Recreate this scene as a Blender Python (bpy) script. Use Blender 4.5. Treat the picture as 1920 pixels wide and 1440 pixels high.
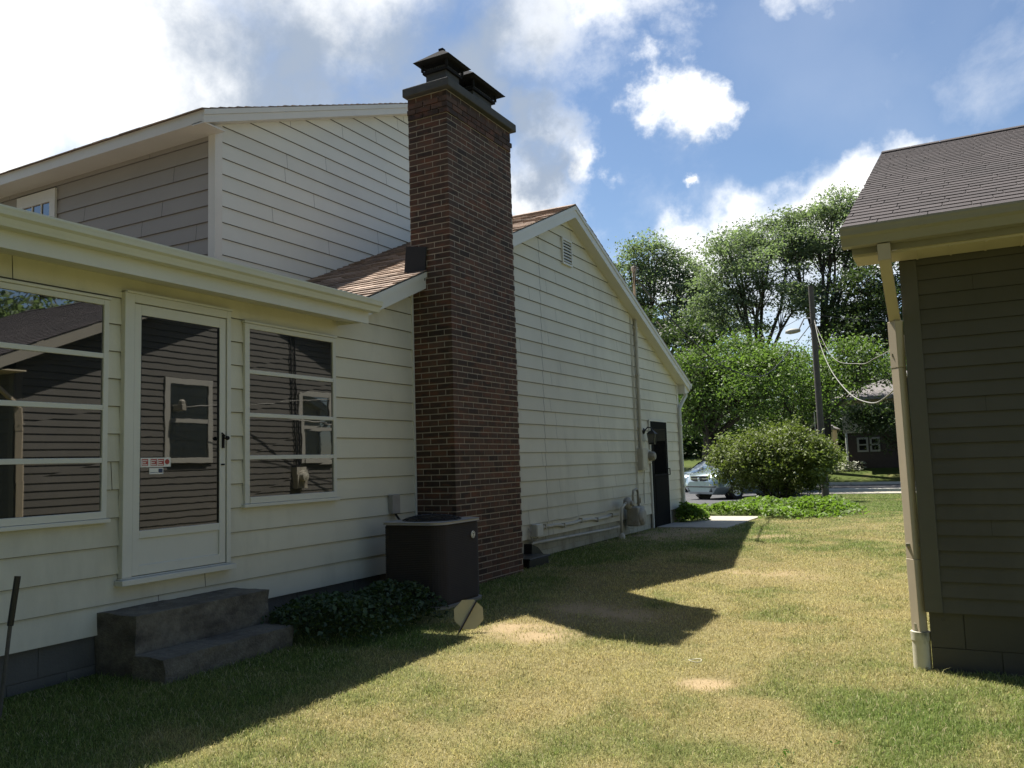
import bpy, math, random
import numpy as np
from mathutils import Vector, Matrix, noise as mnoise
R = math.radians
scene = bpy.context.scene
for o in list(bpy.data.objects): bpy.data.objects.remove(o)
COL = scene.collection

# ------------------------------------------------------------------ camera
CAM_Z = 1.34
F_PX, PITCH, ROLL, YAW = 1560.0, 0.093954856, -0.03069878, 0.495279208
cy, sy, cp, sp = math.cos(YAW), math.sin(YAW), math.cos(PITCH), math.sin(PITCH)
FW = np.array([-sy*cp, cy*cp, sp]); r0 = np.array([cy, sy, 0.0]); u0 = np.cross(r0, FW)
RT = math.cos(ROLL)*r0 + math.sin(ROLL)*u0
UP = -math.sin(ROLL)*r0 + math.cos(ROLL)*u0
cam = bpy.data.cameras.new('camera'); cam_o = bpy.data.objects.new('camera', cam); COL.objects.link(cam_o)
cam.sensor_width = 36; cam.lens = F_PX/1920*36; cam.clip_start = .05; cam.clip_end = 3000
M = Matrix.Identity(4)
for i in range(3): M[i][0], M[i][1], M[i][2] = RT[i], UP[i], -FW[i]
M[2][3] = CAM_Z
cam_o.matrix_world = M
scene.camera = cam_o
def ray(px, py):
    d = RT*(px-960)/F_PX - UP*(py-720)/F_PX + FW
    return d/np.linalg.norm(d)
def at(px, py, Y):
    d = ray(px, py); p = d*(Y/d[1]); return np.array([p[0], p[1], p[2]+CAM_Z])

# ------------------------------------------------------------------ light
SUN_L = Vector((2.7, -1.4, -5.8)).normalized()
sun = bpy.data.lights.new('sun', 'SUN'); sun.energy = 5.0; sun.angle = R(.55); sun.color = (1, .95, .86)
sun_o = bpy.data.objects.new('sun', sun); COL.objects.link(sun_o)
sun_o.rotation_euler = SUN_L.to_track_quat('-Z', 'Y').to_euler(); sun_o.location = (-20, 10, 40)
world = bpy.data.worlds.new('World'); scene.world = world; world.use_nodes = True
NT = world.node_tree; N = NT.nodes; LK = NT.links; N.clear()
def wn(t, **k):
    n = N.new(t)
    for a, b in k.items(): setattr(n, a, b)
    return n
def wmath(op, a, b=None, c=None, clamp=False):
    n = wn('ShaderNodeMath', operation=op); n.use_clamp = clamp
    for i, v in enumerate((a, b, c)):
        if v is None: continue
        if isinstance(v, (int, float)): n.inputs[i].default_value = v
        else: LK.new(v, n.inputs[i])
    return n.outputs[0]
def wmap(v, a, b, c=0., d=1.):
    n = wn('ShaderNodeMapRange', interpolation_type='SMOOTHSTEP')
    LK.new(v, n.inputs[0])
    for i, q in enumerate((a, b, c, d)): n.inputs[i+1].default_value = q
    return n.outputs[0]
sky = wn('ShaderNodeTexSky', sky_type='NISHITA'); sky.sun_disc = False
sky.sun_elevation = R(62.3); sky.sun_rotation = R(-62.6); sky.air_density = 1.0; sky.dust_density = .15; sky.ozone_density = 2.2; sky.altitude = 200
bg_sky = wn('ShaderNodeBackground'); LK.new(sky.outputs[0], bg_sky.inputs[0]); bg_sky.inputs[1].default_value = .069
tc = wn('ShaderNodeTexCoord'); DIR = tc.outputs['Generated']
wz = wn('ShaderNodeTexNoise'); LK.new(DIR, wz.inputs['Vector']); wz.inputs['Scale'].default_value = 5.; wz.inputs['Detail'].default_value = 7; wz.inputs['Roughness'].default_value = .62
w1 = wn('ShaderNodeVectorMath', operation='SUBTRACT'); LK.new(wz.outputs['Color'], w1.inputs[0]); w1.inputs[1].default_value = (.5, .5, .5)
w2 = wn('ShaderNodeVectorMath', operation='MULTIPLY_ADD'); LK.new(w1.outputs[0], w2.inputs[0]); w2.inputs[1].default_value = (.26, .26, .26); LK.new(DIR, w2.inputs[2])
WARP = w2.outputs[0]
def wnoise(scale, detail, rough, off=(0, 0, 0), dist=0.):
    mp = wn('ShaderNodeMapping'); LK.new(DIR, mp.inputs[0]); mp.inputs['Location'].default_value = off; mp.inputs['Scale'].default_value = (scale, scale, scale*1.25)
    n = wn('ShaderNodeTexNoise'); LK.new(mp.outputs[0], n.inputs['Vector']); n.inputs['Scale'].default_value = 1
    n.inputs['Detail'].default_value = detail; n.inputs['Roughness'].default_value = rough; n.inputs['Distortion'].default_value = dist
    return n.outputs[0]
def blobs(lst):
    out = None
    for px, py, rp, w in lst:
        c = ray(px, py); r = rp/F_PX*.92
        n = wn('ShaderNodeVectorMath', operation='DISTANCE'); LK.new(WARP, n.inputs[0]); n.inputs[1].default_value = tuple(c)
        f = wmap(n.outputs['Value'], 0, r*1.6, w, 0)
        out = f if out is None else wmath('SMOOTH_MAX', out, f, .12)
    return out
CL = [(60, 60, 330, 1.), (330, 90, 260, 1.), (230, 230, 150, .9), (-260, 60, 420, 1.), (560, 150, 170, 1.), (640, -60, 260, 1.),
      (740, 230, 170, 1.), (900, 150, 170, 1.), (1010, 300, 105, 1.), (985, 390, 110, 1), (1000, 40, 170, 1.), (1180, -20, 130, .9), (1075, 350, 60, .95),
      (1225, 215, 66, 1.), (1275, 190, 62, 1.), (1205, 195, 40, .85), (1225, 262, 35, .8),
      (1320, 500, 95, 1.), (1425, 460, 125, 1.1), (1540, 425, 130, 1.1), (1640, 385, 115, 1.1), (1590, 590, 110, .8), (1420, 590, 130, .8),
      (1250, 368, 22, .8), (1430, 10, 50, .45), (1560, -40, 100, .6), (1460, 560, 200, .6), (900, -600, 500, .9), (-900, 200, 600, .9)]
dens0 = blobs(CL)
n1 = wnoise(5.5, 9, .60, (3.1, 1.7, .4), .25); n2 = wnoise(2.6, 3, .5, (7.7, 2.2, 5.1))
dd = wmath('ADD', dens0, wmath('MULTIPLY_ADD', n1, 1.5, -.78))
dens = wmap(dd, .08, .90)
veil = wmath('MULTIPLY', wmap(wmath('ADD', n2, blobs([(1500, 60, 260, .22), (1350, 420, 240, .16), (1850, 330, 160, .12), (60, 280, 120, .2)])), (.5), .95), .14)
dens = wmath('MAXIMUM', dens, veil)
grey_b = blobs([(560, 120, 230, 1.1), (700, 190, 230, 1.3), (860, 110, 240, 1.35), (960, 200, 130, 1.2), (985, 270, 120, 1.2), (1000, 350, 100, 1.1), (1220, 300, 60, .5), (120, 250, 50, .3), (1420, 590, 170, .6), (1600, 600, 150, .6)])
grey = wmap(wmath('ADD', grey_b, wmath('MULTIPLY_ADD', n1, 1.3, -.68)), .05, .95)
mixc = wn('ShaderNodeMix', data_type='RGBA'); LK.new(grey, mixc.inputs[0]); mixc.inputs[6].default_value = (1.18, 1.18, 1.16, 1); mixc.inputs[7].default_value = (.35, .42, .53, 1)
bg_c = wn('ShaderNodeBackground'); LK.new(mixc.outputs[2], bg_c.inputs[0]); bg_c.inputs[1].default_value = .62
mx = wn('ShaderNodeMixShader'); LK.new(dens, mx.inputs[0]); LK.new(bg_sky.outputs[0], mx.inputs[1]); LK.new(bg_c.outputs[0], mx.inputs[2])
wo = wn('ShaderNodeOutputWorld'); LK.new(mx.outputs[0], wo.inputs[0])
vs = scene.view_settings; vs.view_transform = 'Standard'; vs.look = 'None'; vs.gamma = 1; vs.use_curve_mapping = False; vs.exposure = .92
scene.cycles.max_bounces = 6; scene.cycles.transparent_max_bounces = 8
scene.cycles.use_denoising = True

# ------------------------------------------------------------------ helpers
rnd = random.Random(7)
def tag(o, label=None, cat=None, group=None, kind=None):
    for k, v in (('label', label), ('category', cat), ('group', group), ('kind', kind)):
        if v: o[k] = v
    return o
def empty(name, loc, label, cat, group=None):
    o = bpy.data.objects.new(name, None); COL.objects.link(o); o.location = loc; o.empty_display_size = .2
    return tag(o, label, cat, group)
def link(name, me, mat, parent=None):
    o = bpy.data.objects.new(name, me); COL.objects.link(o)
    if mat: me.materials.append(mat)
    if parent is not None:
        w = Matrix.Identity(4); q = parent
        while q is not None:
            w = Matrix.LocRotScale(q.location, q.rotation_euler, q.scale) @ w if q.type == 'EMPTY' else w; q = q.parent
        o.parent = parent
        if parent.type == 'EMPTY' and not parent.get('local'): o.matrix_parent_inverse = w.inverted()
    return o
class MB:
    def __init__(s): s.v = []; s.f = []; s.t = []
    def poly(s, pts, t=1.):
        i = len(s.v); s.v.extend([tuple(map(float, p)) for p in pts]); s.f.append(tuple(range(i, i+len(pts)))); s.t.append(t)
    def hexa(s, p, t=1.):   # 8 corners: 0-3 bottom loop, 4-7 top loop
        i = len(s.v); s.v.extend([tuple(map(float, q)) for q in p])
        for a in ((0, 3, 2, 1), (4, 5, 6, 7), (0, 1, 5, 4), (1, 2, 6, 5), (2, 3, 7, 6), (3, 0, 4, 7)): s.f.append(tuple(i+k for k in a)); s.t.append(t)
    def box(s, x0, x1, y0, y1, z0, z1, t=1.):
        x0, x1 = sorted((x0, x1)); y0, y1 = sorted((y0, y1)); z0, z1 = sorted((z0, z1))
        s.hexa([(x0, y0, z0), (x1, y0, z0), (x1, y1, z0), (x0, y1, z0), (x0, y0, z1), (x1, y0, z1), (x1, y1, z1), (x0, y1, z1)], t)
    def obox(s, c, ax, ay, az, t=1.):
        c, ax, ay, az = map(Vector, (c, ax, ay, az))
        s.hexa([c-ax-ay-az, c+ax-ay-az, c+ax+ay-az, c-ax+ay-az, c-ax-ay+az, c+ax-ay+az, c+ax+ay+az, c-ax+ay+az], t)
    def prism(s, prof, fn, t0, t1, t=1.):   # profile points (a,b), fn(a,b,t)->xyz
        n = len(prof); i = len(s.v)
        for q in (t0, t1): s.v.extend([tuple(map(float, fn(a, b, q))) for a, b in prof])
        for k in range(n): s.f.append((i+k, i+(k+1) % n, i+n+(k+1) % n, i+n+k)); s.t.append(t)
        s.f.append(tuple(i+k for k in range(n))); s.f.append(tuple(i+n+k for k in reversed(range(n)))); s.t += [t, t]
    def tube(s, path, rad, n=8, t=1., cap=True):
        path = [Vector(map(float, p)) for p in path]; m = len(path)
        if not hasattr(rad, '__len__'): rad = [rad]*m
        i0 = len(s.v); ref = None
        for k, p in enumerate(path):
            d = (path[min(k+1, m-1)]-path[max(k-1, 0)])
            d = d.normalized() if d.length > 1e-9 else Vector((0, 0, 1))
            if ref is None: ref = Vector((1, 0, 0)) if abs(d.x) < .8 else Vector((0, 1, 0))
            a = (ref-d*ref.dot(d)).normalized(); b = d.cross(a); ref = a
            for j in range(n):
                w = 2*math.pi*(j+.5)/n; s.v.append(tuple(p+(a*math.cos(w)+b*math.sin(w))*rad[k]))
        for k in range(m-1):
            for j in range(n): s.f.append((i0+k*n+j, i0+k*n+(j+1) % n, i0+(k+1)*n+(j+1) % n, i0+(k+1)*n+j)); s.t.append(t)
        if cap:
            s.f.append(tuple(i0+j for j in reversed(range(n)))); s.f.append(tuple(i0+(m-1)*n+j for j in range(n))); s.t += [t, t]
    def lathe(s, c, ax, prof, n=20, t=1.):  # prof (r,h)
        c = Vector(c); ax = Vector(ax).normalized(); a = ax.orthogonal().normalized(); b = ax.cross(a); i0 = len(s.v); m = len(prof)
        for r, h in prof:
            for j in range(n):
                w = 2*math.pi*j/n; s.v.append(tuple(c+ax*h+(a*math.cos(w)+b*math.sin(w))*max(r, 1e-4)))
        for k in range(m-1):
            for j in range(n): s.f.append((i0+k*n+j, i0+k*n+(j+1) % n, i0+(k+1)*n+(j+1) % n, i0+(k+1)*n+j)); s.t.append(t)
    def build(s, name, mat, parent=None, smooth=False, bevel=0., auto=None):
        me = bpy.data.meshes.new(name); me.from_pydata(s.v, [], s.f)
        at_ = me.attributes.new('tint', 'FLOAT', 'FACE'); at_.data.foreach_set('value', np.array(s.t, dtype=np.float32))
        if smooth: me.polygons.foreach_set('use_smooth', [True]*len(me.polygons))
        if auto and smooth: me.set_sharp_from_angle(angle=R(auto))
        o = link(name, me, mat, parent)
        if bevel:
            b = o.modifiers.new('bevel', 'BEVEL'); b.width = bevel; b.segments = 2; b.limit_method = 'ANGLE'; b.angle_limit = R(40)
        return o

def material(name, base, rough=.6, var=.08, vscale=3., bump=0., bscale=60., metal=0., ior=1.5, spec=None, tint=True, dirt=None, coat=0., transl=0.):
    m = bpy.data.materials.new(name); m.use_nodes = True; nt = m.node_tree; b = nt.nodes['Principled BSDF']
    def nn(t): return nt.nodes.new(t)
    geo = nn('ShaderNodeTexCoord'); vec = geo.outputs['Object']
    col = nn('ShaderNodeRGB'); col.outputs[0].default_value = (*base, 1); c = col.outputs[0]
    def mul(c, fac):
        x = nn('ShaderNodeVectorMath'); x.operation = 'SCALE'; nt.links.new(c, x.inputs[0]); nt.links.new(fac, x.inputs['Scale']); return x.outputs[0]
    if var:
        n = nn('ShaderNodeTexNoise'); n.inputs['Scale'].default_value = vscale; n.inputs['Detail'].default_value = 6; n.inputs['Roughness'].default_value = .62; nt.links.new(vec, n.inputs['Vector'])
        mr = nn('ShaderNodeMapRange'); nt.links.new(n.outputs[0], mr.inputs[0]); mr.inputs[1].default_value = .25; mr.inputs[2].default_value = .75
        mr.inputs[3].default_value = 1-var; mr.inputs[4].default_value = 1+var; c = mul(c, mr.outputs[0])
    if tint:
        a = nn('ShaderNodeAttribute'); a.attribute_name = 'tint'; c = mul(c, a.outputs['Fac'])
    if dirt:   # (colour, noise scale, lo, hi, stretch)
        dc, ds, lo, hi, st = dirt
        mp = nn('ShaderNodeMapping'); nt.links.new(vec, mp.inputs[0]); mp.inputs['Scale'].default_value = (ds, ds, ds*st)
        n = nn('ShaderNodeTexNoise'); n.inputs['Scale'].default_value = 1; n.inputs['Detail'].default_value = 7; n.inputs['Roughness'].default_value = .65; nt.links.new(mp.outputs[0], n.inputs['Vector'])
        mr = nn('ShaderNodeMapRange'); nt.links.new(n.outputs[0], mr.inputs[0]); mr.inputs[1].default_value = lo; mr.inputs[2].default_value = hi
        mxn = nn('ShaderNodeMix'); mxn.data_type = 'RGBA'; nt.links.new(mr.outputs[0], mxn.inputs[0]); nt.links.new(c, mxn.inputs[6]); mxn.inputs[7].default_value = (*dc, 1); c = mxn.outputs[2]
    nt.links.new(c, b.inputs['Base Color']); b.inputs['Roughness'].default_value = rough; b.inputs['Metallic'].default_value = metal; b.inputs['IOR'].default_value = ior
    if spec is not None: b.inputs['Specular IOR Level'].default_value = spec
    if coat: b.inputs['Coat Weight'].default_value = coat; b.inputs['Coat Roughness'].default_value = .05
    if bump:
        n = nn('ShaderNodeTexNoise'); n.inputs['Scale'].default_value = bscale; n.inputs['Detail'].default_value = 4; nt.links.new(vec, n.inputs['Vector'])
        bp = nn('ShaderNodeBump'); bp.inputs['Strength'].default_value = bump; bp.inputs['Distance'].default_value = .01; nt.links.new(n.outputs[0], bp.inputs['Height']); nt.links.new(bp.outputs[0], b.inputs['Normal'])
    if transl:
        tr = nn('ShaderNodeBsdfTranslucent'); sc_ = nn('ShaderNodeVectorMath'); sc_.operation = 'MULTIPLY'; nt.links.new(c, sc_.inputs[0]); sc_.inputs[1].default_value = (1.15, 1.35, .6); nt.links.new(sc_.outputs[0], tr.inputs[0])
        ms = nn('ShaderNodeMixShader'); ms.inputs[0].default_value = transl; nt.links.new(b.outputs[0], ms.inputs[1]); nt.links.new(tr.outputs[0], ms.inputs[2])
        nt.links.new(ms.outputs[0], nt.nodes['Material Output'].inputs[0])
    return m
def vcol_material(name, rough=.7, transl=0., spec=.25):
    m = bpy.data.materials.new(name); m.use_nodes = True; nt = m.node_tree; b = nt.nodes['Principled BSDF']
    a = nt.nodes.new('ShaderNodeAttribute'); a.attribute_name = 'blade_colour'; nt.links.new(a.outputs['Color'], b.inputs['Base Color'])
    b.inputs['Roughness'].default_value = rough; b.inputs['Specular IOR Level'].default_value = spec
    if transl:
        tr = nt.nodes.new('ShaderNodeBsdfTranslucent'); nt.links.new(a.outputs['Color'], tr.inputs[0])
        ms = nt.nodes.new('ShaderNodeMixShader'); ms.inputs[0].default_value = transl; nt.links.new(b.outputs[0], ms.inputs[1]); nt.links.new(tr.outputs[0], ms.inputs[2]); nt.links.new(ms.outputs[0], nt.nodes['Material Output'].inputs[0])
    return m
def glass_material(name, wave=0., wscale=5., base=(.010, .012, .012), ior=3.0):
    m = bpy.data.materials.new(name); m.use_nodes = True; nt = m.node_tree; b = nt.nodes['Principled BSDF']
    b.inputs['Base Color'].default_value = (*base, 1); b.inputs['Roughness'].default_value = .015; b.inputs['IOR'].default_value = ior
    if wave:
        tcn = nt.nodes.new('ShaderNodeTexCoord'); mp = nt.nodes.new('ShaderNodeMapping'); mp.inputs['Scale'].default_value = (1, 1, 1.); nt.links.new(tcn.outputs['Object'], mp.inputs[0])
        n = nt.nodes.new('ShaderNodeTexNoise'); n.inputs['Scale'].default_value = wscale; n.inputs['Detail'].default_value = 1.; nt.links.new(mp.outputs[0], n.inputs['Vector'])
        bp = nt.nodes.new('ShaderNodeBump'); bp.inputs['Strength'].default_value = 1; bp.inputs['Distance'].default_value = wave; nt.links.new(n.outputs[0], bp.inputs['Height']); nt.links.new(bp.outputs[0], b.inputs['Normal'])
    return m

MT = {}
MT['siding'] = material('cream_siding', (.635, .605, .485), .55, .06, 1.5, .12, 40, dirt=((.34, .32, .25), 1.6, .52, 1.05, .3))
MT['siding_grey'] = material('cream_siding_upper', (.64, .645, .57), .55, .05, 1.5, .12, 40)
MT['trim'] = material('cream_trim', (.62, .61, .545), .45, .05, 2., .06, 30)
MT['gutter'] = material('cream_gutter', (.585, .585, .50), .35, .06, 2., 0)
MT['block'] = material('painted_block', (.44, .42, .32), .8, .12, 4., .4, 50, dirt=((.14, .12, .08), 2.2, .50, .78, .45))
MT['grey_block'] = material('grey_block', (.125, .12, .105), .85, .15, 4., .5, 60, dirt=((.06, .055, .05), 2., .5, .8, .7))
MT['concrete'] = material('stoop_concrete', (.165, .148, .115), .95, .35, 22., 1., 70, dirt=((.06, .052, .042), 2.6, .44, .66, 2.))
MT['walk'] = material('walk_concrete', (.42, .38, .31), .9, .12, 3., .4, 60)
MT['mortar'] = material('mortar', (.37, .325, .26), .9, .25, 9., .3, 80)
MT['crown'] = material('chimney_crown', (.075, .074, .072), .9, .2, 5., .4, 40)
MT['cap_metal'] = material('dark_cap_metal', (.026, .026, .028), .95, .2, 5., 0, spec=.05)
MT['flashing'] = material('black_flashing', (.014, .015, .017), .8, .1, 5., 0)
MT['ac'] = material('ac_brown', (.034, .026, .021), .75, .1, 8., 0)
MT['ac_trim'] = material('ac_trim', (.33, .31, .28), .5, .1, 8., 0)
MT['black'] = material('black_plastic', (.012, .012, .012), .45, .1, 5., 0)
MT['darkdoor'] = material('dark_door', (.012, .012, .011), .85, .1, 5., 0, spec=.08)
MT['white'] = material('white_plastic', (.75, .74, .70), .4, .04, 5., 0)
MT['pipe'] = material('painted_pipe', (.50, .47, .38), .5, .12, 6., 0, dirt=((.2, .17, .12), 5, .55, .8, 1))
MT['meter'] = material('gas_meter_grey', (.35, .33, .27), .55, .15, 8., 0, dirt=((.13, .10, .07), 6, .5, .75, 1))
MT['yellow'] = material('pale_yellow_board', (.50, .42, .22), .6, .08, 9., 0)
MT['rb_siding'] = material('brown_siding', (.084, .078, .066), .65, .08, 2., .1, 30, dirt=((.055, .05, .04), 1.6, .5, .95, .4))
MT['rb_trim'] = material('brown_trim', (.095, .09, .078), .6, .06, 2., 0)
MT['rb_gutter'] = material('tan_gutter', (.27, .25, .205), .45, .07, 3., 0)
MT['rb_soffit'] = material('tan_soffit', (.54, .47, .34), .6, .07, 3., 0)
MT['gar_frame'] = material('garage_window_frame', (.30, .29, .255), .5, .05, 3., 0)
MT['pvc'] = material('white_pvc', (.62, .58, .46), .45, .1, 7., 0, dirt=((.10, .10, .07), 9, .52, .75, .6))
MT['glass'] = glass_material('window_glass', .00012, 2.2)
MT['glass_wavy'] = glass_material('storm_glass', .00012, 7.5)
MT['glass_dark'] = glass_material('dark_glass', .0, 1, (.004, .005, .005), 1.22)
MT['bark'] = material('bark', (.055, .045, .035), .95, .3, 6., .6, 20)
MT['polewood'] = material('pole_wood', (.085, .075, .066), .9, .2, 4., .4, 30)
MT['asphalt'] = material('asphalt', (.075, .075, .08), .9, .2, 2., .3, 90)
MT['kerb'] = material('kerb_concrete', (.55, .52, .46), .9, .1, 3., .2, 50)
MT['farbrick'] = material('far_brick', (.065, .048, .042), .9, .2, 6., .2, 30)
MT['farcream'] = material('far_cream_siding', (.52, .46, .34), .8, .08, 3., 0)
MT['farroof'] = material('far_roof', (.19, .175, .17), .9, .15, 3., 0)
MT['red'] = material('sticker_red', (.40, .06, .05), .4, 0, 1, 0)
MT['rust'] = material('rusty', (.12, .055, .03), .9, .25, 9., .3, 40)
MT['wire'] = material('black_wire', (.012, .012, .012), .5, 0, 1, 0)
MT['palewire'] = material('pale_wire', (.30, .29, .26), .5, 0, 1, 0)
MT['shingle_tan'] = material('tan_shingle', (.40, .30, .235), .95, .2, 9., .6, 200)
MT['shingle_brown'] = material('brown_shingle', (.076, .064, .064), .95, .16, 7., .6, 200, dirt=((.05, .045, .045), 1.2, .5, .85, 1))
MT['shingle_grey'] = material('plain_shingle', (.16, .13, .11), .95, .2, 12., .5, 120)
MT['paint_blue'] = material('silver_blue_paint', (.33, .41, .46), .28, .02, 1, 0, metal=.55, coat=1., tint=False)
MT['paint_dark'] = material('dark_paint', (.022, .026, .032), .25, 0, 1, 0, coat=1., tint=False)
MT['tyre'] = material('tyre', (.015, .015, .015), .85, 0, 1, 0)
MT['rim'] = material('rim', (.42, .42, .43), .35, 0, 1, 0, metal=.8)
MT['carglass'] = glass_material('car_glass', 0, 1, (.015, .02, .022), 1.6)
MT['headlight'] = glass_material('headlight', 0, 1, (.62, .66, .66), 1.5)
MT['chrome'] = material('chrome', (.65, .67, .68), .2, 0, 1, 0, metal=.9)
MT['soil'] = material('soil', (.10, .075, .05), 1., .3, 5, .5, 30)
def leaf(name, base, tr=.35, var=.25): return material(name, base, .55, var, 1.2, 0, spec=.35, tint=True, transl=tr)
MT['leaf_tall'] = leaf('leaf_tall', (.185, .225, .165), .45)
MT['leaf_mid'] = leaf('leaf_mid', (.125, .185, .055), .42)
MT['leaf_dark'] = leaf('leaf_dark', (.070, .100, .045), .3)
MT['leaf_bush'] = leaf('leaf_bush', (.15, .18, .058), .3, .35)
MT['leaf_ivy'] = leaf('leaf_ivy', (.055, .085, .036), .25, .45)
MT['leaf_cover'] = leaf('leaf_cover', (.15, .225, .045), .4)
MT['leaf_weed'] = leaf('leaf_weed', (.07, .14, .025), .3)
MT['flower'] = material('orange_flower', (.75, .22, .02), .6, .2, 8, 0)

# ------------------------------------------------------------------ ground
def sst(a, b, x): t = np.clip((np.asarray(x, float)-a)/(b-a), 0, 1); return t*t*(3-2*t)
def gz(x, y):
    x = np.asarray(x, float); y = np.asarray(y, float)
    near = 1-sst(9, 15, y)
    z = -.09*sst(-4.7, -1.6, x)*near - .035*sst(7, 3, y)*near
    z = z - .24*sst(19, 32, y) + 1.0*sst(44, 52, y) + .9*sst(54, 80, y)
    return z
RS = np.random.RandomState(3)
PERM = RS.permutation(4096)
def vnoise(x, y, s):
    x = np.asarray(x, float)*s; y = np.asarray(y, float)*s; xi = np.floor(x).astype(int); yi = np.floor(y).astype(int); fx = x-xi; fy = y-yi
    fx = fx*fx*(3-2*fx); fy = fy*fy*(3-2*fy)
    def h(a, b): return PERM[(PERM[a & 4095]+b) & 4095]/4095.
    return (h(xi, yi)*(1-fx)+h(xi+1, yi)*fx)*(1-fy)+(h(xi, yi+1)*(1-fx)+h(xi+1, yi+1)*fx)*fy
def fbm(x, y, s, o=4):
    r = 0; a = .5; tot = 0
    for k in range(o): r = r+a*vnoise(np.asarray(x)+17.3*k, np.asarray(y)-9.1*k, s*2**k); tot += a; a *= .55
    return r/tot
def bump2(x, y, cx, cy_, rx, ry): return np.exp(-(((x-cx)/rx)**2+((y-cy_)/ry)**2))
def dryness(x, y):
    d = .57+(fbm(x, y, .55, 4)-.5)*2.0+(fbm(x+40, y, 2.6, 3)-.5)*1.5
    d = d-.60*sst(16.5, 21, y)-.55*bump2(x, y, -.2, 3.9, .9, 1.3)-.35*bump2(x, y, -1., 3., .5, .5)-.15*bump2(x, y, -2.6, 3.4, .7, .9)+.28*bump2(x, y, -2., 9.5, 1.8, 3.5)+.25*bump2(x, y, -2.6, 5.2, 1.1, 1.0)
    d = d-.50*sst(-3.3, -4.5, x)
    return np.clip(d, 0, 1)
def bareness(x, y):
    b = .75*bump2(x, y, -3.25, 6.15, .50, .32)+.8*bump2(x, y, -1.55, 5.35, .22, .16)+.7*bump2(x, y, -3.0, 7.2, .7, .45)+.5*bump2(x, y, -3.1, 2.85, .18, .12)+.45*bump2(x, y, -2.1, 10.2, .8, .5)
    b = b+.8*bump2(x, y, -4.6, 14.6, .8, 2.0)+.5*bump2(x, y, -2.9, 14.2, .5, .5)
    return np.clip((b*(.35+1.35*fbm(x, y, 4.5, 4))-.10)*1.25+np.where(b > .02, b, 0)*.0, 0, 1)
def lerp3(a, b, t): return np.asarray(a)*(1-t[..., None])+np.asarray(b)*t[..., None]
def lawn_colour(x, y, j=None):
    t = dryness(x, y)
    if j is not None: t = np.clip(t+j, 0, 1)
    green = lerp3((.095, .150, .030), (.17, .20, .06), fbm(x-11, y+5, 1.5, 3))
    dry = lerp3((.345, .31, .135), (.335, .275, .13), fbm(x+21, y+15, 2.2, 3))
    return lerp3(green, dry, t)
def soil_colour(x, y):
    t = np.clip(bareness(x, y)*1.5-.05, 0, 1); return lerp3(lawn_colour(x, y)*.62, (.38, .285, .165), t)
xs = np.unique(np.concatenate([np.linspace(-400, -30, 12), np.linspace(-30, -7, 24), np.linspace(-7, -5.45, 8), np.linspace(-5.4, 1.2, 200), np.linspace(1.3, 3, 8), np.linspace(3, 20, 18), np.linspace(20, 400, 12)]))
ys = np.unique(np.concatenate([np.linspace(-200, -4, 8), np.linspace(-4, 1, 10), np.linspace(1, 1.9, 6), np.linspace(2, 9, 230), np.linspace(9.05, 14, 80), np.linspace(14, 36, 80), np.linspace(36, 90, 60), np.linspace(90, 800, 14)]))
GX, GY = np.meshgrid(xs, ys); GZ = gz(GX, GY) + np.where((GY < 30), (fbm(GX, GY, 1.2, 3)-.5)*.035, 0)*np.where(GX > -5.3, 1, 0)
nx, ny = len(xs), len(ys)
verts = np.stack([GX, GY, GZ], -1).reshape(-1, 3)
idx = np.arange(nx*ny).reshape(ny, nx)
faces = np.stack([idx[:-1, :-1], idx[:-1, 1:], idx[1:, 1:], idx[1:, :-1]], -1).reshape(-1, 4)
me = bpy.data.meshes.new('lawn'); me.from_pydata(verts.tolist(), [], faces.tolist()); me.polygons.foreach_set('use_smooth', [True]*len(faces))
ca = me.attributes.new('blade_colour', 'FLOAT_COLOR', 'POINT'); cc = soil_colour(GX, GY).reshape(-1, 3); ca.data.foreach_set('color', np.concatenate([cc, np.ones((len(cc), 1))], 1).astype(np.float32).ravel())
gm = vcol_material('lawn_ground', .95, 0, .1); nt = gm.node_tree
n_ = nt.nodes.new('ShaderNodeTexNoise'); n_.inputs['Scale'].default_value = 45; n_.inputs['Detail'].default_value = 6; tcn = nt.nodes.new('ShaderNodeTexCoord'); nt.links.new(tcn.outputs['Object'], n_.inputs['Vector'])
n2_ = nt.nodes.new('ShaderNodeTexNoise'); n2_.inputs['Scale'].default_value = 130; n2_.inputs['Detail'].default_value = 5; n2_.inputs['Roughness'].default_value = .75; nt.links.new(tcn.outputs['Object'], n2_.inputs['Vector'])
mr_ = nt.nodes.new('ShaderNodeMapRange'); nt.links.new(n2_.outputs[0], mr_.inputs[0]); mr_.inputs[1].default_value = .3; mr_.inputs[2].default_value = .7; mr_.inputs[3].default_value = .45; mr_.inputs[4].default_value = 1.35
sc2 = nt.nodes.new('ShaderNodeVectorMath'); sc2.operation = 'SCALE'; at2 = [q for q in nt.nodes if q.type == 'ATTRIBUTE'][0]; nt.links.new(at2.outputs['Color'], sc2.inputs[0]); nt.links.new(mr_.outputs[0], sc2.inputs['Scale']); nt.links.new(sc2.outputs[0], nt.nodes['Principled BSDF'].inputs['Base Color'])
bp = nt.nodes.new('ShaderNodeBump'); bp.inputs['Strength'].default_value = .8; bp.inputs['Distance'].default_value = .006; nt.links.new(n_.outputs[0], bp.inputs['Height']); nt.links.new(bp.outputs[0], nt.nodes['Principled BSDF'].inputs['Normal'])
lawn = link('lawn', me, gm); tag(lawn, kind='structure')

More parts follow.
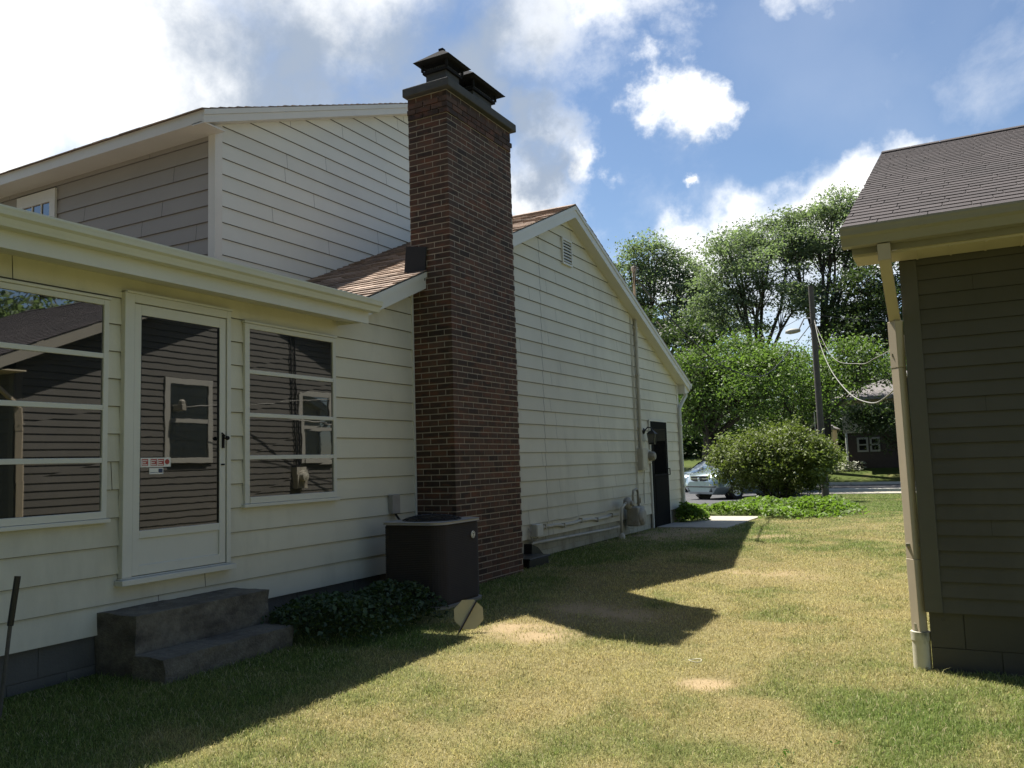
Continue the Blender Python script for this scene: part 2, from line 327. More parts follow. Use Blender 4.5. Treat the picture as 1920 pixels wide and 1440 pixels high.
def sheet(name, poly_fn, mat, u, v, dz):   # a sheet that follows the ground
    mb = MB(); U = np.linspace(*u); V = np.linspace(*v)
    P = [[poly_fn(a, b) for a in U] for b in V]
    mb.v = [(p[0], p[1], float(gz(p[0], p[1]))+dz) for row in P for p in row]; w = len(U)
    for j in range(len(V)-1):
        for i in range(w-1): mb.f.append((j*w+i, j*w+i+1, (j+1)*w+i+1, (j+1)*w+i)); mb.t.append(1)
    o = mb.build(name, mat); tag(o, kind='structure'); return o
sheet('driveway', lambda a, b: (-16+a*(9.6+1.2*float(sst(22, 30, b))), b), MT['asphalt'], (0, 1, 20), (18.2, 36.2, 40), .012)
sheet('street', lambda a, b: (a, b), MT['asphalt'], (-80, 60, 40), (36.25, 43.6, 12), .008)
mb = MB()
for x0 in np.arange(-80, 60, 3.): 
    for yk in (36.1, 43.6):
        if yk < 40 and x0 < -5.6 and x0 > -17: continue
        mb.box(x0, x0+2.98, yk-.12, yk+.12, float(gz(x0, yk))-.2, float(gz(x0, yk))+.12)
tag(mb.build('street_kerb', MT['kerb'], bevel=.02), kind='structure')
mb = MB()
for x0 in np.arange(-60, 60, 1.5): 
    if -17 < x0 < -6: continue
    mb.hexa([(x0, 33.9, float(gz(x0, 33.9))-.1), (x0+1.49, 33.9, float(gz(x0, 33.9))-.1), (x0+1.49, 35.2, float(gz(x0, 35.2))-.1), (x0, 35.2, float(gz(x0, 35.2))-.1),
             (x0, 33.9, float(gz(x0, 33.9))+.03), (x0+1.49, 33.9, float(gz(x0, 33.9))+.03), (x0+1.49, 35.2, float(gz(x0, 35.2))+.03), (x0, 35.2, float(gz(x0, 35.2))+.03)])
tag(mb.build('pavement', MT['walk'], bevel=.01), kind='structure')
mb = MB()
for k, (a, b) in enumerate(((15.55, 16.75), (16.76, 17.9), (17.91, 18.5))): mb.box(-5.33 if b < 17.4 else -5.1, -3.98, a, b, -.12, .022, .95+.06*k)
tag(mb.build('walkway', MT['walk'], bevel=.008), kind='structure')

# ------------------------------------------------------------------ siding, roofs
def clip(poly, outline):
    out = list(poly); n = len(outline)
    ar = sum(outline[i][0]*outline[(i+1) % n][1]-outline[(i+1) % n][0]*outline[i][1] for i in range(n))
    if ar < 0: outline = outline[::-1]
    for i in range(n):
        a, b = outline[i], outline[(i+1) % n]; inp = out; out = []
        side = lambda p: (b[0]-a[0])*(p[1]-a[1])-(b[1]-a[1])*(p[0]-a[0])
        for k in range(len(inp)):
            p, q = inp[k], inp[(k+1) % len(inp)]; sp_, sq = side(p), side(q)
            if sp_ >= 0: out.append(p)
            if (sp_ >= 0) != (sq >= 0):
                t = sp_/(sp_-sq); out.append((p[0]+(q[0]-p[0])*t, p[1]+(q[1]-p[1])*t))
        if not out: return []
    return out
def siding(mb, P, outline, z0, expo, thick=.021, joint=(1.9, 3.8), shade_grime=.25, gap=.006, seams=(), rng=rnd, back=True):
    us = [p[0] for p in outline]; zs = [p[1] for p in outline]; ua, ub = min(us), max(us)
    k0 = math.floor((min(zs)-z0)/expo)
    if back: mb.poly([P(u, z, 0) for u, z in outline], .22)
    for k in range(k0, int((max(zs)-z0)/expo)+1):
        a = z0+k*expo; b = a+expo; t = rng.uniform(.96, 1.03)
        cuts = [ua]; 
        if joint:
            u = ua+rng.uniform(.3, joint[1])
            while u < ub-.3: cuts.append(u); u += rng.uniform(*joint)
        cuts += list(seams); cuts = sorted(cuts)+[ub]
        for i in range(len(cuts)-1):
            g0 = gap/2 if i > 0 else 0; g1 = gap/2 if i < len(cuts)-2 else 0
            if cuts[i] in seams: g0 = .005
            if cuts[i+1] in seams: g1 = .005
            pl = clip([(cuts[i]+g0, a), (cuts[i+1]-g1, a), (cuts[i+1]-g1, b), (cuts[i]+g0, b)], outline)
            if len(pl) < 3: continue
            off = lambda z: .003+(b-z)/expo*(thick-.003)
            tt = t*rng.uniform(.985, 1.015)
            mb.poly([P(u, z, off(z)) for u, z in pl], tt)
            for q in range(len(pl)):
                p1, p2 = pl[q], pl[(q+1) % len(pl)]
                if abs(p1[1]-a) < 1e-6 and abs(p2[1]-a) < 1e-6: mb.poly([P(p1[0], a, off(a)), P(p2[0], a, off(a)), P(p2[0], a, 0), P(p1[0], a, 0)], tt*shade_grime); lo = max(a-.0055*expo/.2, min(zs)); mb.poly([P(p1[0], lo, .0052), P(p2[0], lo, .0052), P(p2[0], a, .0048), P(p1[0], a, .0048)], tt*shade_grime)  # underside and strip below each lap tinted dark for lap shadow and dirt
def shingles(mb, O, ux, uv, W, Lv, expo=.14, tab=.305, rand=0., seed=1, th=.007, slot=.006, lift=0.):
    O, ux, uv = Vector(O), Vector(ux).normalized(), Vector(uv).normalized(); nrm = ux.cross(uv).normalized()
    if nrm.z < 0: nrm = -nrm
    rg = random.Random(seed); n = int(Lv/expo)+1
    def P(u, v, o): return O+ux*u+uv*v+nrm*o
    mb.poly([P(0, 0, 0), P(W, 0, 0), P(W, Lv, 0), P(0, Lv, 0)], .45)
    for k in range(n):
        v0 = k*expo; v1 = min(v0+expo*1.15, Lv); u = -(k % 2)*tab/2-rg.uniform(0, .02)-(.1 if rand and k % 3 == 0 else 0)
        while u < W:
            w = tab*(1+rg.uniform(-rand, rand)); a, b = max(u, -.012), min(u+w-slot, W+.012); u += w
            if b-a < .01: continue
            t = rg.uniform(1-.12-rand*.5, 1.1+rand*.45); o = th*(1+rg.uniform(0, rand*2.2)); j = rg.uniform(-.004, .004)-(.008 if rand else 0)*rg.random()
            top = .0015+lift*0
            mb.poly([P(a, v0+j, o+.002), P(b, v0+j, o+.002), P(b, v1, top), P(a, v1, top)], t)
            mb.poly([P(a, v0+j, 0), P(b, v0+j, 0), P(b, v0+j, o+.002), P(a, v0+j, o+.002)], t*.8)
            mb.poly([P(a, v0+j, 0), P(a, v0+j, o+.002), P(a, v1, top)], t*.8); mb.poly([P(b, v0+j, 0), P(b, v0+j, o+.002), P(b, v1, top)], t*.8)
KG = [(0, 0), (.085, 0), (.092, .018), (.105, .045), (.125, .06), (.13, .085), (.135, .1), (.135, .112), (.118, .112), (.118, .1), (.02, .1), (.012, .112), (0, .112)]  # gutter section: outward, up

# ------------------------------------------------------------------ house
house = empty('house', (-5.4, 10, 0), 'cream lap sided house with brick chimney and attached sunroom', 'house')
WX = -5.4; RY, RZ, RX = 11.93, 5.40, -5.2; SN, SF = .441, .414
EN, EF = 6.62, 17.80                   # near and far eave positions on the rake
zr_n = lambda y: RZ-SN*(RY-y); zr_f = lambda y: RZ-SF*(y-RY)
PW = lambda u, z, o: (WX+o, u, z)
mb = MB()
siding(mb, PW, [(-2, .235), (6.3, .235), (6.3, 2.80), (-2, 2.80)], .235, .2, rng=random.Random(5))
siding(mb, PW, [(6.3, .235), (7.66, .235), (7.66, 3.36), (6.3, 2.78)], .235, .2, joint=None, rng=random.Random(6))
mb.box(-14, WX-.02, -2, 6.9, 0, 2.74, .5)
mb.build('sunroom_wall', MT['siding'], house)
mb = MB()
yn = 7.2
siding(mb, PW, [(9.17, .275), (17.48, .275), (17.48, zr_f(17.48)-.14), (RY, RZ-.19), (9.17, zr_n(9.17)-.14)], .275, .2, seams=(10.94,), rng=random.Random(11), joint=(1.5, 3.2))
mb.box(-14, WX-.02, 6.9, 17.48, 0, 2.7, .5)
for s in (0,):   # gable body
    mb.prism([(6.9, 2.72), (17.46, 2.72), (17.46, zr_f(17.46)-.16), (RY, RZ-.2), (6.9, zr_n(6.9)-.16)], lambda a, b, t: (t, a, b), -14, WX-.02, .5)
mb.build('gable_wall', MT['siding'], house)
for bx_ in ((WX-.02, WX+.024, 17.40, 17.50, .275, 2.95), (WX, WX+.03, 9.172, 9.20, .28, 4.1), (WX+.001, WX+.028, 7.63, 7.658, .236, 3.3)):
    mb = MB(); mb.box(*bx_); mb.build('corner_board', MT['trim'], house, bevel=.003)
mb = MB()
for y0, y1 in ((9.1, 17.46),):
    k = 0
    for z0, z1 in ((-.25, .075), (.08, .272)):
        y = y0-.2*(k % 2)
        while y < y1: mb.box(WX-.06, WX-.012, max(y, y0)+.003, min(y+.4, y1)-.003, z0, z1, rnd.uniform(.92, 1.05)); y += .4
        k += 1
mb.box(WX-.1, WX-.018, 9.05, 17.45, -.3, .27, .8)
mb.build('foundation', MT['block'], house, bevel=.004)
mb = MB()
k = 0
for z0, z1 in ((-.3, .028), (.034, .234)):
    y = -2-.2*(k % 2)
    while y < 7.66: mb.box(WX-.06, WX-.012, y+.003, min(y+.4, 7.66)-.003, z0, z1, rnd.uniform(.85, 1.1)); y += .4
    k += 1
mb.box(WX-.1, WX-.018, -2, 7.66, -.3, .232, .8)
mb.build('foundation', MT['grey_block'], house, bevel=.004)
# main roof
mb = MB()
ln = math.hypot(RY-EN, SN*(RY-EN))
shingles(mb, (-14, EN-.05, zr_n(EN-.05)), (1, 0, 0), (0, 1, SN), 14+RX, ln+.05, .145, .27, .45, 3, .010)
lf = math.hypot(EF-RY, SF*(EF-RY))
shingles(mb, (RX, EF+.04, zr_f(EF+.04)), (-1, 0, 0), (0, -1, SF), 14+RX, lf+.04, .145, .27, .45, 4, .010)
for i in range(30): mb.prism([(-.13, -.050), (0, .006), (.13, -.048), (.13, -.056), (0, -.004), (-.13, -.058)], lambda a, b, q: (q, RY+a, RZ+.016+b), RX+.008-i*.3, RX-.285-i*.3, rnd.uniform(.85, 1.1))
mb.prism([(EN, -.02), (RY, -.02), (EF, -.02), (EF, -.035), (RY, -.05), (EN, -.035)], lambda a, b, t: (t, a, (zr_n(a) if a <= RY else zr_f(a))+b), -14, RX-.002, .5)
mb.build('roof', MT['shingle_tan'], house)
mb = MB()   # rake boards, soffits
for fn, a, b in ((zr_n, EN-.02, RY), (zr_f, RY, EF)):
    f = lambda p, q, t, fn=fn: (t, p, fn(p)+q)
    mb.prism([(a, -.012), (b, -.012), (b, -.075), (a, -.075)], f, RX-.028, RX+.012)
    mb.prism([(a, -.077), (b, -.077), (b, -.20), (a, -.20)], f, RX-.028, RX)
    if fn is zr_f: mb.prism([(a, -.172), (b, -.172), (b, -.195), (a, -.195)], f, WX-.02, RX-.03)
    else: mb.prism([(a, -.172), (7.655, -.172), (7.655, -.195), (a, -.195)], f, WX-.02, RX-.03); mb.prism([(9.175, -.172), (b, -.172), (b, -.195), (9.175, -.195)], f, WX-.02, RX-.03)
mb.build('rake_board', MT['trim'], house)
mb = MB()   # boxed far eave end
mb.prism([(17.50, 2.70), (17.80, 2.74), (17.80, zr_f(17.8)-.03), (17.50, zr_f(17.5)-.18)], lambda a, b, t: (t, a, b), -14, RX-.03)
mb.build('soffit', MT['trim'], house)
mb = MB(); mb.prism(KG, lambda a, b, t: (t, 17.81+a, 2.83+b), -14, RX+.01); mb.build('gutter', MT['gutter'], house)
mb = MB()
mb.tube([(RX-.12, 17.86, 2.84), (RX-.12, 17.85, 2.68), (-5.34, 17.62, 2.52), (-5.35, 17.44, 2.38), (-5.35, 17.43, 2.1), (-5.35, 17.43, .12), (-5.29, 17.46, .04)], .042, 8)
for z in (2.0, .7): mb.box(-5.41, -5.30, 17.38, 17.48, z, z+.03)
mb.build('downspout', MT['gutter'], house, smooth=True, auto=50)
# sunroom eave
PS = .13
mb = MB(); fp = lambda a, b, t: (a, t, b)
mb.prism([(-4.955, 2.935), (-5.05, 2.96), (-14, 2.96+PS*8.95), (-14, 2.93+PS*8.95), (-5.05, 2.93)], fp, -2.2, 6.50, 1)
for i in range(int(8.7/.28)): mb.box(-5.10, -4.945-rnd.uniform(0, .012), -2.2+i*.28, -2.2+i*.28+.274, 2.958, 2.968+rnd.uniform(0, .004), rnd.uniform(.7, 1.2))
mb.build('roof', MT['shingle_grey'], house)
mb = MB()
mb.box(-5.07, -5.05, -2.2, 6.43, 2.735, 2.93)
mb.prism([(-5.07, 2.735), (-5.07, 2.76), (WX+.001, 2.815), (WX+.001, 2.79)], fp, -2.2, 6.35)
mb.box(-5.38, -5.052, 6.352, 6.37, 2.74, 2.94)
mb.build('soffit', MT['trim'], house)
for i in range(14): mb = MB(); mb.lathe((-5.30, 2.4+i*.29, 2.797), (0, 0, -1), [(.008, 0), (.008, .004), (0, .0045)], 8); mb.build('soffit_nail', MT['rust'], house)
mb = MB(); mb.prism(KG, lambda a, b, t: (-5.048+a, t, 2.845+b), -2.2, 6.49)
for y in np.arange(-1.5, 6.4, .9): mb.box(-5.04, -4.92, y, y+.02, 2.945, 2.952)
mb.build('gutter', MT['gutter'], house)
# louvre vent
v = MB(); v.box(WX, WX+.045, 11.74, 11.765, 4.44, 4.86); v.box(WX, WX+.045, 12.075, 12.10, 4.44, 4.86); v.box(WX, WX+.045, 11.765, 12.075, 4.83, 4.86); v.box(WX, WX+.045, 11.765, 12.075, 4.44, 4.47)
vent = v.build('louvre_vent', MT['trim'], house)
v = MB()
for i in range(7): z = 4.485+i*.05; v.hexa([(WX+.026, 11.766, z+.03), (WX+.04, 11.766, z), (WX+.04, 12.074, z), (WX+.026, 12.074, z+.03), (WX+.030, 11.766, z+.034), (WX+.044, 11.766, z+.004), (WX+.044, 12.074, z+.004), (WX+.030, 12.074, z+.034)])
v.build('slats', MT['trim'], vent)
v = MB(); v.box(WX+.0225, WX+.0245, 11.766, 12.074, 4.471, 4.829); v.build('backing', MT['black'], vent)

# storm windows
def storm_window(y0, y1, z0, z1, bars, glass, fw=.055, sash=True):
    f = MB(); d = .042
    f.box(WX+.012, WX+d, y0, y0+fw, z0, z1); f.box(WX+.012, WX+d, y1-fw*.8, y1, z0, z1)
    f.box(WX+.012, WX+d, y0+fw, y1-fw*.8, z1-fw*.8, z1); f.box(WX+.012, WX+d+.008, y0+fw, y1-fw*.8, z0, z0+fw)
    f.box(WX+.012, WX+d+.02, y0-.02, y1+.02, z0-.03, z0-.002); f.box(WX+.012, WX+d+.012, y0-.012, y1+.012, z1+.002, z1+.022)
    w = f.build('window', MT['trim'], house, bevel=.003)
    zs = [z0+fw]+bars+[z1-fw*.8]
    for i, b in enumerate(bars):
        m = MB(); m.box(WX+.025, WX+d-.001, y0+fw, y1-fw*.8, b-.018, b+.018); m.build('glazing_bar', MT['trim'], w, bevel=.003)
    for i in range(len(zs)-1):
        a = zs[i]+(.018 if i else 0); b = zs[i+1]-(.018 if i < len(zs)-2 else 0)
        g = MB(); tl = rnd.uniform(-.0012, .0012)
        g.poly([(WX+.028+tl, y0+fw, a), (WX+.028-tl, y1-fw*.8, a), (WX+.028-tl*.3, y1-fw*.8, b), (WX+.028+tl*.6, y0+fw, b)]); g.build('pane', glass, w)
    return w
storm_window(5.13, 6.305, 1.06, 2.605, [1.451, 1.815, 2.188], MT['glass_wavy'])
storm_window(2.05, 3.84, 1.035, 2.595, [1.443, 1.817, 2.188], MT['glass'], .05)
# storm door
d = MB()
d.box(WX+.012, WX+.055, 3.965, 4.04, .60, 2.675); d.box(WX+.012, WX+.055, 4.922, 4.965, .60, 2.675); d.box(WX+.012, WX+.055, 4.04, 4.922, 2.612, 2.675)
d.box(WX+.012, WX+.062, 3.955, 3.975, .60, 2.69); d.box(WX+.012, WX+.062, 3.955, 4.975, 2.676, 2.695)
fr = d.build('door_frame', MT['trim'], house, bevel=.003)
d = MB(); d.box(WX+.012, WX+.10, 3.93, 4.985, .548, .588); d.box(WX+.012, WX+.05, 3.95, 4.97, .589, .599); d.build('door_sill', MT['trim'], house, bevel=.004)
d = MB()
y0, y1, z0, z1 = 4.047, 4.915, .605, 2.605
d.box(WX+.014, WX+.045, y0, 4.105, z0, z1); d.box(WX+.014, WX+.045, 4.852, y1, z0, z1); d.box(WX+.014, WX+.045, 4.105, 4.852, 2.525, z1); d.box(WX+.014, WX+.045, 4.105, 4.852, z0, .675); d.box(WX+.014, WX+.045, 4.105, 4.852, .868, .925)
door = d.build('storm_door', MT['trim'], house, bevel=.003)
d = MB(); d.box(WX+.014, WX+.030, 4.105, 4.852, .675, .868); d.build('kick_panel', MT['trim'], door)
d = MB(); d.poly([(WX+.031, 4.105, .925), (WX+.0305, 4.852, .925), (WX+.0305, 4.852, 2.525), (WX+.031, 4.105, 2.525)]); d.build('pane', MT['glass_wavy'], door)
d = MB()
for a in ((4.105, 4.112, .925, 2.525), (4.845, 4.852, .925, 2.525)): d.box(WX+.0315, WX+.040, *a)
d.box(WX+.0315, WX+.040, 4.112, 4.845, 2.515, 2.525); d.build('gasket', MT['black'], door)
d = MB(); d.box(WX+.045, WX+.06, 4.874, 4.892, 1.53, 1.64); d.tube([(WX+.06, 4.883, 1.61), (WX+.095, 4.883, 1.61)], .008); d.lathe((WX+.09, 4.883, 1.61), (1, 0, 0), [(.006, 0), (.018, .005), (.016, .02), (.004, .024)], 12); d.tube([(WX+.05, 4.87, 1.655), (WX+.075, 4.885, 1.625)], .006); d.build('handle', MT['cap_metal'], door)
d = MB(); d.box(WX+.045, WX+.055, 4.868, 4.898, 1.39, 1.402); d.build('latch', MT['cap_metal'], door)
d = MB(); d.box(WX+.032, WX+.0335, 4.118, 4.385, 1.388, 1.458); st = d.build('warning_sticker', MT['white'], door)
d = MB()
for a in (4.128, 4.205, 4.268): d.box(WX+.0338, WX+.0345, a, a+.055, 1.398, 1.448)
d.lathe((WX+.0338, 4.352, 1.426), (1, 0, 0), [(.02, 0), (.02, .001), (0, .001)], 14); d.build('red_print', MT['red'], st)
for a, n in ((4.131, 3), (4.208, 3), (4.271, 3)):
    d = MB()
    for q in range(n): d.box(WX+.0347, WX+.0351, a, a+.045-.012*(q % 2), 1.403+q*.015, 1.409+q*.015)
    d.box(WX+.0346, WX+.0347, a, a+.004, 1.403, 1.439); d.build('printed_text', MT['white'], st)
d = MB(); d.box(WX+.032, WX+.0335, 4.195, 4.318, 1.335, 1.38); st = d.build('service_sticker', MT['white'], door)
d = MB(); d.box(WX+.0338, WX+.0345, 4.275, 4.312, 1.345, 1.374); d.box(WX+.0338, WX+.0345, 4.2, 4.27, 1.345, 1.349); d.build('printed_mark', material('print_blue', (.03, .05, .12), .5, 0, 1, 0), st)
# back storm door
d = MB(); d.box(WX+.012, WX+.05, 15.52, 16.50, .0, 2.055); d.box(WX+.012, WX+.06, 15.50, 16.52, -.05, -.003)
bd = d.build('back_door', MT['darkdoor'], house, bevel=.003)
d = MB(); d.box(WX+.051, WX+.056, 15.66, 16.37, .22, .96); d.build('dark_pane_stand_in', MT['darkdoor'], bd, bevel=.003)  # matte dark panel in place of lower glass, so no bright lawn reflection
for a, b in ((1.03, 1.92),):
    d = MB(); d.poly([(WX+.0515, 15.65, a), (WX+.0515, 16.38, a), (WX+.0515, 16.38, b), (WX+.0515, 15.65, b)]); d.build('pane', MT['glass_dark'], bd)
d = MB(); d.box(WX+.051, WX+.062, 15.6, 16.42, .99, 1.02); d.build('glazing_bar', MT['cap_metal'], bd)
d = MB(); d.tube([(WX+.05, 16.44, 1.0), (WX+.10, 16.44, 1.0), (WX+.10, 16.44, 1.12), (WX+.05, 16.44, 1.12)], .012); d.build('handle', MT['black'], bd)
d = MB(); d.box(WX+.012, WX+.045, 15.47, 15.515, 0, 2.09); d.box(WX+.012, WX+.045, 16.505, 16.55, 0, 2.09); d.box(WX+.012, WX+.045, 15.515, 16.505, 2.06, 2.09); d.build('door_frame', MT['trim'], house)

# second storey
X2, Y2, Y2E = -7.7, 6.9, 15.3
R2Y, R2Z, S2 = 11.1, 7.33, .392
z2 = lambda y: R2Z-S2*abs(y-R2Y)
mb = MB()
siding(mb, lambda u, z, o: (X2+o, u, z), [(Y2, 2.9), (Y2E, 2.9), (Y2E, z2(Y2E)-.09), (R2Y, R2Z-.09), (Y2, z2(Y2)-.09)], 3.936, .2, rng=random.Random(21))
mb.prism([(Y2+.02, 2.9), (Y2E, 2.9), (Y2E, z2(Y2E)-.1), (R2Y, R2Z-.1), (Y2+.02, z2(Y2)-.1)], lambda a, b, t: (t, a, b), -14, X2-.02, .5)
mb.build('upper_wall', MT['siding_grey'], house)
mb = MB(); siding(mb, lambda u, z, o: (u, Y2-o, z), [(-14, 2.9), (X2, 2.9), (X2, z2(Y2)-.10), (-14, z2(Y2)-.10)], 3.936, .2, rng=random.Random(22), shade_grime=.55); tag(mb.build('upper_wall', material('taupe_siding', (.30, .28, .245), .6, .05, 1.5, .1, 40), house), 'taupe upper wall under the eave')
mb = MB(); mb.box(X2-.09, X2+.026, Y2-.026, Y2, 2.9, z2(Y2)-.12); mb.box(X2-.001, X2+.026, Y2-.001, Y2+.085, 2.9, z2(Y2)-.09); mb.build('corner_board', MT['trim'], house)
E2 = 6.55; XR2 = -7.5; mb = MB()
l2 = math.hypot(R2Y-E2, S2*(R2Y-E2))
shingles(mb, (-15, E2-.03, z2(E2-.03)), (1, 0, 0), (0, 1, S2), 15+XR2, l2+.03, .145, .30, .35, 8, .009)
shingles(mb, (XR2, 15.65, z2(15.65)), (-1, 0, 0), (0, -1, S2), 15+XR2, l2, .145, .30, .35, 9, .009)
mb.build('upper_roof', MT['shingle_tan'], house)
mb = MB()
for s in (0, 1):
    a, b = (E2, R2Y) if s == 0 else (R2Y, 15.65)
    f = lambda p, q, t: (t, p, z2(p)+q)
    mb.prism([(a, -.006), (b, -.006), (b, -.07), (a, -.07)], f, XR2-.03, XR2+.012)
    mb.prism([(a, -.072), (b, -.072), (b, -.165), (a, -.165)], f, XR2-.03, XR2)
    mb.prism([(a, -.14), (b, -.14), (b, -.165), (a, -.165)], f, X2, XR2-.031)
mb.box(-15, XR2-.032, E2, E2+.022, z2(E2)-.15, z2(E2)-.005); mb.hexa([(-15, E2+.023, z2(E2)-.15), (XR2-.032, E2+.023, z2(E2)-.15), (XR2-.032, Y2, z2(E2)-.15), (-15, Y2, z2(E2)-.15), (-15, E2+.023, z2(E2)-.13), (XR2-.032, E2+.023, z2(E2)-.13), (XR2-.032, Y2, z2(E2)-.13), (-15, Y2, z2(E2)-.13)])
mb.build('upper_rake_board', MT['trim'], house)
f = MB(); wy = Y2-.015
f.box(-11.64, -11.50, wy-.035, wy, 4.0, 5.30); f.box(-10.88, -10.76, wy-.035, wy, 4.0, 5.30); f.box(-11.50, -10.88, wy-.035, wy, 5.13, 5.30)
uw = f.build('upper_window', MT['trim'], house)
f = MB(); f.poly([(-11.5, wy-.012, 4.0), (-10.88, wy-.012, 4.0), (-10.88, wy-.012, 5.13), (-11.5, wy-.012, 5.13)]); f.build('pane', MT['glass'], uw)
f = MB(); f.box(-11.5, -10.88, wy-.028, wy-.014, 4.6, 4.64); [f.box(x, x+.02, wy-.026, wy-.014, 4.64, 5.13) for x in (-11.3, -11.09)]; f.build('glazing_bar', MT['trim'], uw)
f = MB(); f.tube([(-11.4, 7.6, 5.8), (-11.4, 7.6, 6.22)], .06, 12); f.build('vent_pipe', MT['trim'], house)

# ------------------------------------------------------------------ chimney (part of the house)
CX0, CX1, CY0, CY1, CZ = WX, -4.87, 7.662, 9.165, -.3+88*.0667+.002
mb = MB(); rg = random.Random(4); bl, bh, mo = .2015, .0560, .0107; stepz = bh+mo; jut = .0012
mort = MB(); mort.box(CX0, CX1-jut-.0015, CY0+jut+.0015, CY1-jut-.0015, -.3, CZ)
nrow = 88
for k in range(nrow):
    z = -.3+k*stepz; z1 = z+bh; co = .016 if k >= nrow-4 and k < nrow-1 else 0
    def tcol(): return rg.choice([.55, .7, .85, 1, 1, 1.15, 1.35, 1.6])*rg.uniform(.9, 1.1)
    y = CY0-(bl+mo)*(.5 if k % 2 else 0)
    while y < CY1-.02:
        a, b = max(y, CY0), min(y+bl, CY1)
        if b-a > .03: mb.box(CX1-.05, CX1+co+rg.uniform(-.0015, .0015), a-(co if a == CY0 else 0), b+(co if b == CY1 else 0), z, z1, tcol())
        y += bl+mo
    for side in (0, 1):
        x = CX1-.052-(bl+mo)*(0 if k % 2 else .5)
        first = True
        xx = CX1-.0505-(0 if k % 2 else .045)
        if k % 2 == 0: segs = [(CX1-.0505-.045, CX1-.0505)]
        else: segs = []
        e = (CX1-.0505-.045-mo) if k % 2 == 0 else (CX1-.0505)
        if k % 2: segs.append((e-bl+.052, e)); e -= bl-.052+mo
        while e > CX0+.02: segs.append((max(e-bl, CX0), e)); e -= bl+mo
        for a, b in segs:
            t = tcol(); jy = rg.uniform(-.0015, .0015)
            if side == 0: mb.box(a, b, CY0-co+jy, CY0+.05, z, z1, t)
            else: mb.box(a, b, CY1-.05, CY1+co+jy, z, z1, t)
MT['brick'] = material('dark_brick', (.062, .036, .025), .85, .25, 14., .5, 120, dirt=((.15, .056, .028), 4.2, .47, .70, 3.))
mt_o = mort.build('chimney', MT['mortar'], house)
mb.build('bricks', MT['brick'], mt_o)
c = MB(); c.box(CX0-.03, CX1+.07, CY0-.07, CY1+.05, CZ+.002, CZ+.105); c.hexa([(CX0+.02, CY0-.01, CZ+.106), (CX1+.01, CY0-.01, CZ+.106), (CX1+.01, CY1, CZ+.106), (CX0+.02, CY1, CZ+.106), (CX0+.1, CY0+.1, CZ+.13), (CX1-.1, CY0+.1, CZ+.13), (CX1-.1, CY1-.1, CZ+.13), (CX0+.1, CY1-.1, CZ+.13)])
c.lathe((CX1-.05, CY1-.1, CZ+.08), (0, 0, 1), [(.07, 0), (.07, .03), (.05, .055), (0, .06)], 12)
c.build('crown', MT['crown'], mt_o, bevel=.012)
def chimney_cap(cx, cyy, hx, hy, zt):
    f = MB(); a, b = hx*.56, hy*.56
    f.box(cx-a, cx+a, cyy-b, cyy+b, CZ+.1, zt-.06); 
    f.build('flue', MT['crown'], mt_o)
    f = MB(); a, b = hx*.68, hy*.68
    f.box(cx-a, cx+a, cyy-b, cyy+b, zt-.13, zt-.10)
    for sx in (-1, 1):
        for sy_ in (-1, 1): f.box(cx+sx*a-.012, cx+sx*a+.012, cyy+sy_*b-.012, cyy+sy_*b+.012, zt-.10, zt-.012)
    for q in np.linspace(-1, 1, 14):
        for s in (-1, 1):
            f.box(cx+q*a-.002, cx+q*a+.002, cyy+s*b-.002, cyy+s*b+.002, zt-.10, zt-.012); f.box(cx+s*a-.002, cx+s*a+.002, cyy+q*b-.002, cyy+q*b+.002, zt-.10, zt-.012)
    f.hexa([(cx-hx*.86, cyy-hy*.86, zt-.02), (cx+hx*.86, cyy-hy*.86, zt-.02), (cx+hx*.86, cyy+hy*.86, zt-.02), (cx-hx*.86, cyy+hy*.86, zt-.02), (cx-hx, cyy-hy, zt), (cx+hx, cyy-hy, zt), (cx+hx, cyy+hy, zt), (cx-hx, cyy+hy, zt)])
    top = [(cx-.012, cyy-max(.012, hy-hx), zt+.20), (cx+.012, cyy-max(.012, hy-hx), zt+.20), (cx+.012, cyy+max(.012, hy-hx), zt+.20), (cx-.012, cyy+max(.012, hy-hx), zt+.20)]
    f.hexa([(cx-hx, cyy-hy, zt+.002), (cx+hx, cyy-hy, zt+.002), (cx+hx, cyy+hy, zt+.002), (cx-hx, cyy+hy, zt+.002)]+top)
    f.box(cx-.03, cx+.03, cyy-.03, cyy+.03, zt+.19, zt+.215)
    f.build('chimney_cap', MT['cap_metal'], mt_o)
chimney_cap(-5.13, 8.0, .25, .25, 6.04); chimney_cap(-5.13, 8.68, .26, .40, 6.02)
f = MB(); f.hexa([(WX-.09, CY0-.03, 3.40), (RX+.0, CY0-.03, 3.40), (RX+.0, CY0-.012, 3.40), (WX-.09, CY0-.012, 3.40), (WX-.04, CY0-.03, 3.83), (RX+.03, CY0-.03, 3.78), (RX+.03, CY0-.012, 3.78), (WX-.04, CY0-.012, 3.83)])
f.build('flashing', MT['flashing'], mt_o)

